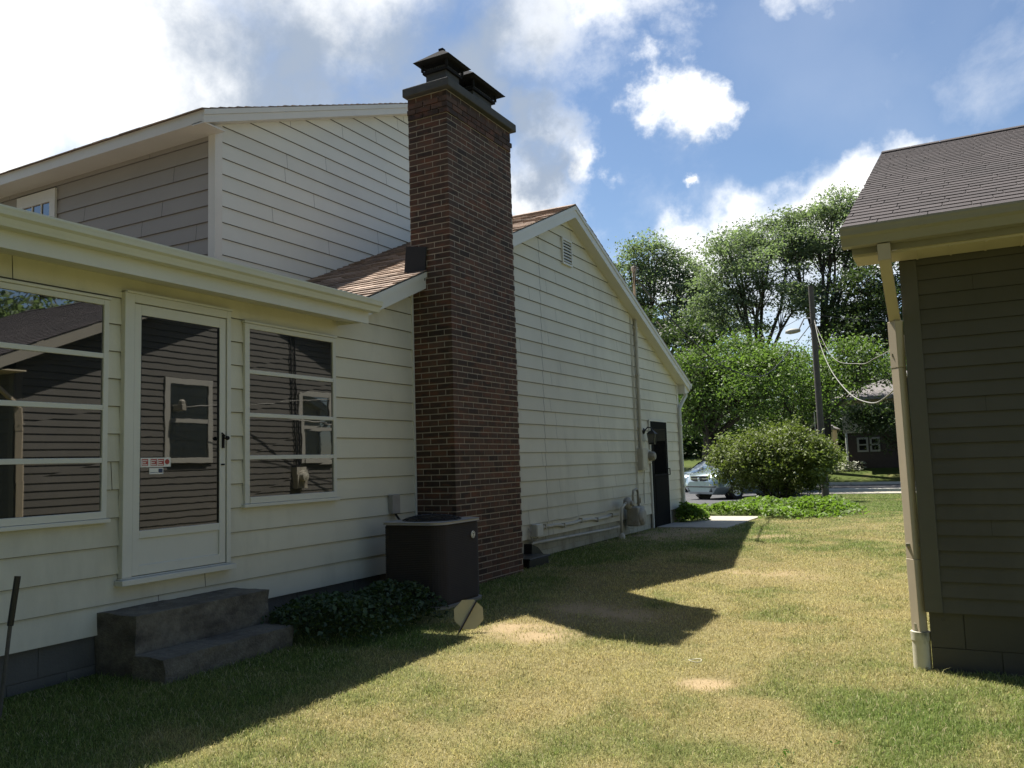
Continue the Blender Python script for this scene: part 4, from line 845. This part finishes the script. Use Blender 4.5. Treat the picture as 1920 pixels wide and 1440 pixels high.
# unseen trees added behind the viewpoint to shade everything that faces this way
rs = np.random.RandomState(79); C = []
for k in range(850):
    x = rs.uniform(-26, 20); c = np.array([x, rs.uniform(-18, -10), rs.uniform(1, 18)]); C.append(c+rs.normal(size=(45, 3))*np.array([1.2, 1.2, .9]))
o = leaf_mesh('added_shade_trees', np.concatenate(C), .55, MT['leaf_dark'], None, 80); tag(o, 'unseen tall trees added behind the viewpoint for shade', 'woodland', kind='stuff')
# round bush
tree('dense_tree', (3.2, 46, float(gz(3.2, 46))), 3., [((1.5, 46, 5), (2.6, 2.4, 2.6)), ((4.5, 45, 6), (2.8, 2.4, 2.8)), ((3, 47, 8.5), (2.6, 2.4, 2.2)), ((0.5, 46, 2.6), (2., 2, 1.6))], MT['leaf_dark'], 'dark dense tree standing wholly behind the garage, across the street', GRP, 16, 90, .2, .25, 43)
t = empty('round_bush', (-5.3, 27.3, float(gz(-5.3, 27.3))), 'big rounded olive green bush in front of the silver van', 'bush')
rs = np.random.RandomState(5); C = []; bc = np.array([-5.30, 27.3, 1.12]); 
for k in range(300):
    q = rs.normal(size=3); q /= np.linalg.norm(q); q *= rs.uniform(.25, 1.)**.33*(1+.10*math.sin(5*q[0]+3*q[1])+.05*rs.normal()); c = bc+q*np.array([1.86, 1.65, .98])
    if c[2] < .35 and rs.rand() < .5: continue
    C.append(c+rs.normal(size=(120, 3))*np.array([.17, .17, .12]))
for k in range(9):
    b0 = bc+np.array([rs.uniform(-.3, .9), rs.uniform(-.5, .3), .9]); 
    C.append(b0+np.array([0, 0, 1])*rs.uniform(0, .42, (22, 1))+rs.normal(size=(22, 3))*.07)
leaf_mesh('foliage', np.concatenate(C), .095, MT['leaf_bush'], t, 6)
mb = MB()
for k in range(9):
    a = rs.uniform(0, 6.28); e = bc+np.array([math.cos(a)*1.1, math.sin(a)*.9, rs.uniform(-.3, .5)]); b0 = np.array([-5.3+.15*math.cos(a), 27.3+.15*math.sin(a), -.2]); mb.tube([b0, b0*.5+e*.5+np.array([0, 0, -.15]), e], [.06, .04, .015], 6)
mb.build('stems', MT['bark'], t, smooth=True)
# ground cover bed, corner shrub, stoop ivy
def cover(name, inside, box, n, h, size, mat, label, cat, seed):
    rs = np.random.RandomState(seed); x = rs.uniform(box[0], box[1], n*3); y = rs.uniform(box[2], box[3], n*3); w = inside(x, y); k = rs.rand(n*3) < w; x, y, w = x[k][:n], y[k][:n], w[k][:n]
    top = h*np.clip(w*1.3, 0, 1)**.5*(.25+1.45*fbm(x, y, 1.3, 3)); z = gz(x, y)+top*rs.rand(len(x))**.35
    o = leaf_mesh(name, np.stack([x, y, z], 1), size, mat, None, seed+1, flat=.9); tag(o, label, cat, kind='stuff'); return o
def bed(x, y):
    e = np.clip(1.25-(((x+3.75)/1.6)**2+((y-19.8)/2.0)**2), 0, 1); l = np.clip(1.2-(((x+5.35)/.8)**2+((y-18.7)/.9)**2), 0, 1)
    w = np.maximum(e, l); return np.where((x < -3.9) & (x > -5.2) & (y < 18.75), 0, w)*np.clip((y-17.6)*2.5+.2, 0, 1)
cover('ground_cover', bed, (-6.6, -1.9, 17, 26.5), 13000, .30, .095, MT['leaf_cover'], 'bright green ground cover bed under the round bush', 'ground cover', 51)
cover('corner_shrub', lambda x, y: np.clip(1.2-(((x+5.12)/.30)**2+((y-17.2)/.62)**2), 0, 1), (-5.5, -4.6, 16.4, 18.2), 1500, .42, .085, MT['leaf_cover'], 'low leafy plants at the house corner beside the dark back door', 'shrub', 53)
cover('shade_ivy', lambda x, y: np.clip(1.25-(((x+4.72)/.62)**2+((y-5.75)/.98)**2), 0, 1)*(x < -4.1), (-5.38, -4.0, 4.9, 6.75), 4200, .24, .05, MT['leaf_ivy'], 'dark ivy in the shade between the stoop and air conditioner', 'ivy', 55)
# broad leaved weeds in the lawn
C = []; rs = np.random.RandomState(91)
for k in range(60):
    x, y = rs.normal(-.62, .40), rs.normal(3.1, .5)
    if y < 2.3: y += .6
    C.append(np.stack([x+rs.normal(size=9)*.024, y+rs.normal(size=9)*.024, gz(x, y)+.025+rs.rand(9)*.03], 1))
o = leaf_mesh('broadleaf_weeds', np.concatenate(C), .024, MT['leaf_weed'], None, 92, flat=1.2); tag(o, 'low broadleaf weeds in the greener grass near the camera', 'weeds', kind='stuff')

# ------------------------------------------------------------------ grass blades
rs = np.random.RandomState(12)
def sample_r(n):
    r = np.linspace(1.9, 34, 4000); d = r*np.where(r < 4, 1, (4/r)**1.62); c = np.cumsum(d); c /= c[-1]; return np.interp(rs.rand(n), c, r)
NB = 1250000
r_ = sample_r(NB); th = rs.uniform(-YAW-.62+.0, -YAW+.66, NB)   # angle from +Y, clockwise
th = -YAW+rs.uniform(-.64, .64, NB)
bx = r_*np.sin(th); by = r_*np.cos(th)
keep = (bx > -5.33) & ~((bx > -.30) & (by > 6.19) & (by < 14.5)) & ~((bx > -5.05) & (bx < -4.33) & (by > 6.53) & (by < 7.35)) & ~((bx < -4.66) & (by > 3.78) & (by < 5.02)) & ~((bx < -4.86) & (by > 7.64) & (by < 9.18)) & ~((bx < -3.97) & (by > 15.5) & (by < 18.55)) & ~((bx < -5.5) & (by > 18))
keep |= (by > 24) & (bx > -5.6) & (by < 33.9)
keep &= (by < 33.8)
keep &= rs.rand(NB) > np.clip(bareness(bx, by)*1.3, 0, .90)
keep &= bed(bx, by) < .25
keep &= ~((bx < -4.1) & (bx > -5.4) & (by > 4.9) & (by < 6.6) & (rs.rand(NB) < .8))
keep &= (rs.rand(NB) < .35+1.1*fbm(bx, by, 6., 2))
bx, by, r_ = bx[keep], by[keep], r_[keep]; n = len(bx)
hgt = rs.uniform(.020, .048, n)*(1.15-.35*dryness(bx, by))*(.75+.5*fbm(bx, by, 1.8, 2)); wid = .0027*(np.maximum(r_, 3.2)/3.2)**.70*rs.uniform(.7, 1.3, n)
hgt *= np.where(rs.rand(n) < .006, 2.0, 1)
an = rs.uniform(0, 2*np.pi, n); lean = rs.uniform(.3, 1.4, n); la = rs.uniform(0, 2*np.pi, n); z0 = gz(bx, by)+(fbm(bx, by, 1.2, 3)-.5)*.035-.004
dx, dy = np.cos(an)*wid/2, np.sin(an)*wid/2
B = np.stack([bx, by, z0], 1); W3 = np.stack([dx, dy, 0*dx], 1)
tip = B+np.stack([np.cos(la)*np.sin(lean)*hgt, np.sin(la)*np.sin(lean)*hgt, np.cos(lean)*hgt], 1)
mid = B+np.stack([np.cos(la)*np.sin(lean*.5)*hgt*.55, np.sin(la)*np.sin(lean*.5)*hgt*.55, np.cos(lean*.5)*hgt*.55], 1)
V = np.stack([B-W3, B+W3, mid+W3*.75, tip, mid-W3*.75], 1).reshape(-1, 3)
me = bpy.data.meshes.new('grass'); me.vertices.add(5*n); me.vertices.foreach_set('co', V.astype(np.float32).ravel())
k5 = np.arange(n, dtype=np.int32)[:, None]*5
me.loops.add(9*n); me.loops.foreach_set('vertex_index', (k5+np.array([0, 1, 2, 0, 2, 4, 4, 2, 3], dtype=np.int32)).ravel()); me.polygons.add(3*n); me.polygons.foreach_set('loop_start', np.arange(0, 9*n, 3, dtype=np.int32)); me.polygons.foreach_set('loop_total', np.full(3*n, 3, dtype=np.int32)); me.update(calc_edges=True)
bc_ = lawn_colour(bx, by, rs.normal(size=n)*.24)*rs.uniform(.85, 2.3, n)[:, None]
pale = rs.rand(n) < .07; bc_[pale] = np.array([.62, .55, .33])*rs.uniform(.8, 1.1, (pale.sum(), 1))
ca = me.attributes.new('blade_colour', 'FLOAT_COLOR', 'POINT'); cc = np.repeat(bc_, 5, 0); ca.data.foreach_set('color', np.concatenate([cc, np.ones((len(cc), 1))], 1).astype(np.float32).ravel())
go = link('grass', me, vcol_material('grass_blade', .6, .42, .3)); tag(go, 'patchy half dry lawn grass between the two buildings', 'grass', kind='stuff')

# ------------------------------------------------------------------ utility pole and cables
PY = 31.0
pb = np.array(gp(1543, PY)); ptop = at(1520, 536, PY)
t = empty('utility_pole', tuple(pb), 'weathered wooden utility pole with a street lamp behind the bush', 'utility pole')
f = MB(); f.tube([pb+np.array([0, 0, -.3]), pb*.5+ptop*.5, ptop], [.125, .11, .09], 12); f.build('pole', MT['polewood'], t, smooth=True, auto=50)
f = MB(); a0 = at(1525, 596, PY); a1 = at(1492, 621, PY); f.tube([a0, a0*.5+a1*.5+np.array([0, 0, .22]), a1+np.array([.1, 0, .03])], .025, 6); arm = f.build('lamp_arm', MT['rim'], t)
f = MB(); f.lathe(a1+np.array([.15, 0, .02]), (-1, 0, -.05), [(0, -.02), (.06, 0), (.09, .15), (.10, .35), (.05, .5), (0, .52)], 14); f.build('lamp_head', MT['meter'], arm, smooth=True)
f = MB(); f.tube([pb+np.array([-.18, -.1, 0]), pb*.6+ptop*.4+np.array([-.17, -.1, 0])], .018, 6); f.build('ground_conduit', MT['meter'], t)
def cable(name, pts, r, mat, label, cat='cable'):
    f = MB(); P = [Vector(p) for p in pts]; out = []
    for i in range(len(P)-1):
        p0, p1, p2, p3 = P[max(i-1, 0)], P[i], P[i+1], P[min(i+2, len(P)-1)]
        for k in range(8):
            q = k/8; out.append(.5*((2*p1)+(-p0+p2)*q+(2*p0-5*p1+4*p2-p3)*q*q+(-p0+3*p1-3*p2+p3)*q**3))
    out.append(P[-1]); f.tube(out, r, 6); o = f.build(name, mat, smooth=True); tag(o, label, cat); return o
cable('slack_cable', [at(1527, 600, 30.9), at(1536, 640, 28.5), at(1556, 690, 24.5), at(1590, 735, 19.5), at(1630, 755, 15.5), at(1664, 742, 12.5), (-.33, 9.6, 2.28)], .0105, MT['palewire'], 'pale slack cable drooping from the pole down to the garage')
cable('thin_cable', [at(1527, 604, 30.9), at(1560, 668, 22), at(1610, 682, 16), at(1640, 672, 12.5), (-.50, 8.6, 2.32)], .006, MT['palewire'], 'thin cable curving to the bracket on the garage wall')
t = empty('cable_bracket', (-.4, 8.6, 2.3), 'small tan bracket holding a thin cable on the garage gable', 'bracket')
f = MB(); f.box(-.52, GX0-.005, 8.56, 8.64, 2.26, 2.36); f.lathe((-.47, 8.6, 2.36), (0, 0, 1), [(.05, 0), (.05, .05), (.02, .07)], 10); f.build('arm', MT['rb_gutter'], t, bevel=.01)
cable('service_drop', [(-5.1, 14.4, 4.62), at(1240, 578, 17), at(1300, 640, 20), at(1364, 690, 23.5), at(1440, 700, 27.5), at(1522, 606, 30.9)], .016, MT['wire'], 'black sagging service cable from the house mast to the pole')
cable('span_wire', [at(1527, 590, 31), at(1620, 600, 33), at(1760, 600, 36)], .01, MT['wire'], 'straight wire leaving the pole to the right behind the garage')
cable('span_wire', [at(1522, 585, 31), at(1420, 640, 27), at(1320, 690, 23), at(1230, 640, 20)], .008, MT['wire'], 'thin wire running left from the pole toward the house roof')

# ------------------------------------------------------------------ vehicles
def vehicle(name, label, px, Y, heading, st, paint, glass_w, wheels, detail=True):
    b = np.array(gp(px, Y)); t = empty(name, tuple(b), label, 'car'); t.rotation_euler = (0, 0, heading); t['local'] = 1
    f = MB(); ring = []
    for (x, zb, zw, zt, w0, w1, w2) in st:
        ring.append([(x, 0, zb), (x, w0*.85, zb), (x, w0, zb+.12), (x, w1, zb*.4+zw*.6), (x, w1*.985, zw), (x, w2, zw*.25+zt*.75 if zt-zw > .1 else zt-.01), (x, w2*.86, zt), (x, 0, zt+.02)])
    full = [r+[(p[0], -p[1], p[2]) for p in r[-2:0:-1]] for r in ring]; m = len(full[0])
    for r in full: f.v += r
    for i in range(len(full)-1):
        for k in range(m): f.f.append((i*m+k, i*m+(k+1) % m, (i+1)*m+(k+1) % m, (i+1)*m+k)); f.t.append(1)
    f.f.append(tuple(range(m))); f.f.append(tuple((len(full)-1)*m+k for k in reversed(range(m)))); f.t += [1, 1]
    body = f.build('body', paint, t, smooth=True, auto=38)
    for nm, quads in glass_w:
        f = MB(); [f.poly(q) for q in quads]; f.build(nm, MT['carglass'], t)
    for x, y, r in wheels:
        s = 1 if y > 0 else -1
        f = MB(); f.lathe((x, y-s*.11, r), (0, s, 0), [(r*.62, 0), (r*.96, .01), (r, .05), (r, .17), (r*.96, .21), (r*.64, .225)], 24); w = f.build('wheel', MT['tyre'], t, smooth=True, auto=40)
        f = MB(); f.lathe((x, y-s*.11, r), (0, s, 0), [(0, .20), (r*.2, .205), (r*.25, .18), (r*.58, .19), (r*.64, .215), (r*.64, .0), (0, 0)], 20); f.build('rim', MT['rim'], w, smooth=True, auto=30)
        f = MB(); f.lathe((x, y-s*.18, r), (0, s, 0), [(0, 0), (r*1.16, 0), (r*1.16, .15), (r*.9, .20)], 24); f.build('wheel_arch', MT['black'], t)
    return t, body
VAN = [(0, .30, .55, .66, .55, .62, .55), (-.06, .22, .58, .80, .70, .80, .72), (-.22, .19, .62, .90, .80, .91, .80), (-.6, .18, .72, 1.0, .84, .96, .84), (-1.0, .18, .88, 1.08, .86, .97, .84), (-1.18, .18, .98, 1.13, .87, .98, .82), (-1.6, .18, 1.02, 1.44, .88, .99, .76), (-2.02, .18, 1.03, 1.68, .88, .99, .72), (-2.6, .18, 1.03, 1.75, .88, .99, .71), (-4.0, .2, 1.03, 1.73, .88, .985, .71), (-4.55, .24, 1.02, 1.66, .86, .96, .68), (-4.85, .3, 1.0, 1.30, .8, .92, .72), (-4.92, .4, .9, 1.05, .74, .86, .74)]
hd = math.atan2(-1, 0)   # heading of local +X toward -Y
def sideglass(z0, x0, x1, y0, y1, z1, s): return [(x0, s*y0, z0), (x1, s*y0, z0), (x1-.1, s*y1, z1), (x0-.3, s*y1, z1)]
gw = [('windscreen', [[(-1.20, -.74, 1.16), (-1.16, 0, 1.19), (-1.93, 0, 1.695), (-1.96, -.63, 1.66)], [(-1.16, 0, 1.19), (-1.20, .74, 1.16), (-1.96, .63, 1.66), (-1.93, 0, 1.695)]])]
gw += [('side_window', [[(x0, s*.985, 1.08), (x1, s*.985, 1.08), (x1, s*.80, 1.58), (x0-.0 if k else x0-.55, s*.80, 1.58)]]) for s in (1, -1) for k, (x0, x1) in enumerate(((-1.45, -2.35), (-2.45, -3.35), (-3.45, -4.5)))]
van, body = vehicle('minivan', 'silver blue minivan parked on the driveway, half hidden by the bush', 1308, 29.8, hd-R(31), VAN, MT['paint_blue'], gw, [(-.92, .84, .33), (-.92, -.84, .33), (-3.95, .84, .33), (-3.95, -.84, .33)])
for s in (1, -1):
    f = MB(); f.hexa([(-.05, s*.52, .66), (-.22, s*.84, .66), (-.40, s*.90, .70), (-.2, s*.5, .7), (-.10, s*.52, .83), (-.26, s*.83, .85), (-.46, s*.885, .87), (-.3, s*.5, .86)]); f.build('headlight', MT['headlight'], van, bevel=.01)
    f = MB(); f.hexa([(-1.35, s*.98, 1.08), (-1.35, s*1.18, 1.1), (-1.5, s*1.18, 1.1), (-1.5, s*.98, 1.08), (-1.37, s*.98, 1.2), (-1.37, s*1.17, 1.25), (-1.48, s*1.17, 1.25), (-1.48, s*.98, 1.2)]); f.build('mirror', MT['paint_blue'], van, bevel=.02)
    f = MB(); f.tube([(-2.2, s*.62, 1.78), (-2.3, s*.63, 1.82), (-4.2, s*.63, 1.81), (-4.35, s*.62, 1.76)], .02, 6); f.build('roof_rail', MT['chrome'], van)
f = MB(); f.prism([(-.45, .66), (.45, .66), (.50, .84), (.46, .87), (-.46, .87), (-.50, .84)], lambda a, b, q: (q-.10*abs(a), a, b), -.02, .018); gr = f.build('grille', MT['chrome'], van)
f = MB(); [f.prism([(a0, z0), (a1, z0), (a1, z1), (a0, z1)], lambda a, b, q: (q-.10*abs(a), a, b), .019, .024) for a0, a1 in ((-.43, -.05), (.05, .43)) for z0, z1 in ((.68, .755), (.775, .85))]; f.build('grille_opening', MT['black'], gr)
f = MB(); f.lathe((.02, 0, .765), (1, 0, 0), [(0, .022), (.045, .018), (.05, 0)], 12); f.build('emblem', MT['chrome'], gr)
f = MB(); f.box(-.10, -.005, -.60, .60, .30, .36); f.box(-.10, -.005, -.60, .60, .38, .43); f.build('lower_grille', MT['black'], van)
f = MB(); f.box(-.24, .03, -.78, .78, .46, .50); f.build('bumper_line', MT['black'], van, bevel=.01)
CARS = [(0, .3, .5, .62, .5, .6, .5), (-.1, .2, .55, .74, .7, .8, .7), (-.6, .18, .68, .88, .8, .88, .76), (-1.2, .18, .84, .98, .82, .90, .76), (-1.9, .18, .90, 1.36, .82, .90, .62), (-2.4, .18, .92, 1.44, .82, .90, .60), (-3.3, .18, .92, 1.40, .82, .90, .60), (-4.0, .2, .92, 1.08, .82, .89, .70), (-4.6, .26, .88, 1.0, .76, .84, .7), (-4.75, .4, .8, .9, .7, .78, .66)]
gs = [('windscreen', [[(-1.25, -.70, 1.0), (-1.25, .70, 1.0), (-1.95, .58, 1.39), (-1.95, -.58, 1.39)]]), ('rear_window', [[(-4.0, -.62, 1.1), (-4.0, .62, 1.1), (-3.35, .56, 1.42), (-3.35, -.56, 1.42)]])]
gs += [('side_window', [[(x0, s*.905, .96), (x1, s*.905, .96), (x1+.15*(k), s*.67, 1.33), (x0-.45*(1-k), s*.67, 1.33)]]) for s in (1, -1) for k, (x0, x1) in enumerate(((-1.4, -2.45), (-2.55, -3.75)))]
WH = [(-.9, .8, .31), (-.9, -.8, .31), (-3.6, .8, .31), (-3.6, -.8, .31)]
vehicle('parked_car', 'dark car parked behind the silver minivan', 1312, 45, hd-R(60), CARS, MT['paint_dark'], gs, WH)

vehicle('parked_car', 'silver blue car at the house corner, left of and behind the minivan', 1281, 36.6, hd-R(24), CARS, MT['paint_blue'], gs, WH)
# ------------------------------------------------------------------ house across the street
HX, HY = -5.75, 49.0; hz0 = float(gz(HX, HY))
far = empty('far_house', (HX, HY, hz0), 'brick and cream house with grey hip roof across the street', 'house')
def fz(py, px=1600): return at(px, py, HY)[2]
zb, zmid, zeave, zrid = hz0, fz(812), fz(748, 1570), fz(694, 1680)
mb = MB(); mb.box(HX, 14, HY, HY+9, zb-.5, zmid); mb.build('brick_wall', MT['farbrick'], far)
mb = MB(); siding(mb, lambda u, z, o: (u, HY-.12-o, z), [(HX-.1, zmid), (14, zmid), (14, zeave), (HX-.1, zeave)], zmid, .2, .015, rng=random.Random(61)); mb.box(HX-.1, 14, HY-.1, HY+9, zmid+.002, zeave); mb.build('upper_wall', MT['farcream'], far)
mb = MB(); a = .5; m = (HX-a, 14+a, HY-a-.2, HY+9+a); rx0 = HX+3.6; ry = HY+4.5
mb.poly([(m[0], m[2], zeave), (m[1], m[2], zeave), (10, ry, zrid+.5), (rx0, ry, zrid+.5)]); mb.poly([(m[0], m[2], zeave), (rx0, ry, zrid+.5), (m[0], m[3], zeave)]); mb.poly([(m[0], m[3], zeave), (rx0, ry, zrid+.5), (10, ry, zrid+.5), (m[1], m[3], zeave)]); mb.poly([(m[1], m[2], zeave), (m[1], m[3], zeave), (10, ry, zrid+.5)]); mb.box(m[0], m[1], m[2], m[3], zeave-.16, zeave-.004, 1.6)
mb.build('roof', MT['farroof'], far)
for px0, px1 in ((1607, 1628), (1631, 1650)):
    x0 = at(px0, 830, HY)[0]; x1 = at(px1, 830, HY)[0]; z0, z1 = fz(848), fz(821); f = MB(); yy = HY-.06
    f.box(x0, x0+.1, yy, HY, z0, z1); f.box(x1-.1, x1, yy, HY, z0, z1); f.box(x0+.1, x1-.1, yy, HY, z1-.1, z1); f.box(x0+.1, x1-.1, yy, HY, z0, z0+.1); f.box(x0+.1, x1-.1, yy, HY, (z0+z1)/2-.035, (z0+z1)/2+.035)
    w = f.build('window', MT['gar_frame'], far); f = MB(); f.poly([(x0+.1, HY-.02, z0+.1), (x1-.1, HY-.02, z0+.1), (x1-.1, HY-.02, z1-.1), (x0+.1, HY-.02, z1-.1)]); f.build('pane', MT['glass_dark'], w)
f = MB(); f.tube([(HX+.05, HY-.1, zmid), (HX+.05, HY-.1, zb)], .06, 8); f.build('downspout', MT['white'], far)
t = empty('shed', (-8.3, 56, float(gz(-8, 56))), 'pale cream outbuilding left of the brick house', 'shed'); z = float(gz(-8, 56))
f = MB(); f.box(-9.0, -7.3, 56, 58, z-.3, z+2.0); f.build('wall', MT['farcream'], t)
f = MB(); f.prism([(-9.2, 2.0), (-8.15, 2.6), (-7.1, 2.0), (-7.1, 1.92), (-9.2, 1.92)], lambda a, b, q: (a, q, z+b+.08), 55.8, 58.2); f.build('roof', MT['farroof'], t)
# flower bed and tuft
p = at(1385, 838, 46); rs = np.random.RandomState(33); z = float(gz(p[0], p[1]))
C = np.stack([p[0]+rs.uniform(-1.3, 1.3, 700), p[1]+rs.uniform(-.7, .7, 700), z+.15+rs.rand(700)*.65], 1); o = leaf_mesh('flower_bed', C, .15, MT['flower'], None, 34); tag(o, 'orange flowers beyond the street above the minivan', 'flowers', kind='stuff')
p = at(1590, 868, 48.4); z = float(gz(p[0], p[1])); C = np.stack([p[0]+rs.normal(size=260)*.45, p[1]+rs.normal(size=260)*.2, z+rs.rand(260)*.5], 1); o = leaf_mesh('pale_plant', C, .16, material('pale_leaf', (.35, .36, .28), .7, .2, 3, 0), None, 35); tag(o, 'pale tufted plant at the corner of the brick house', 'plant')
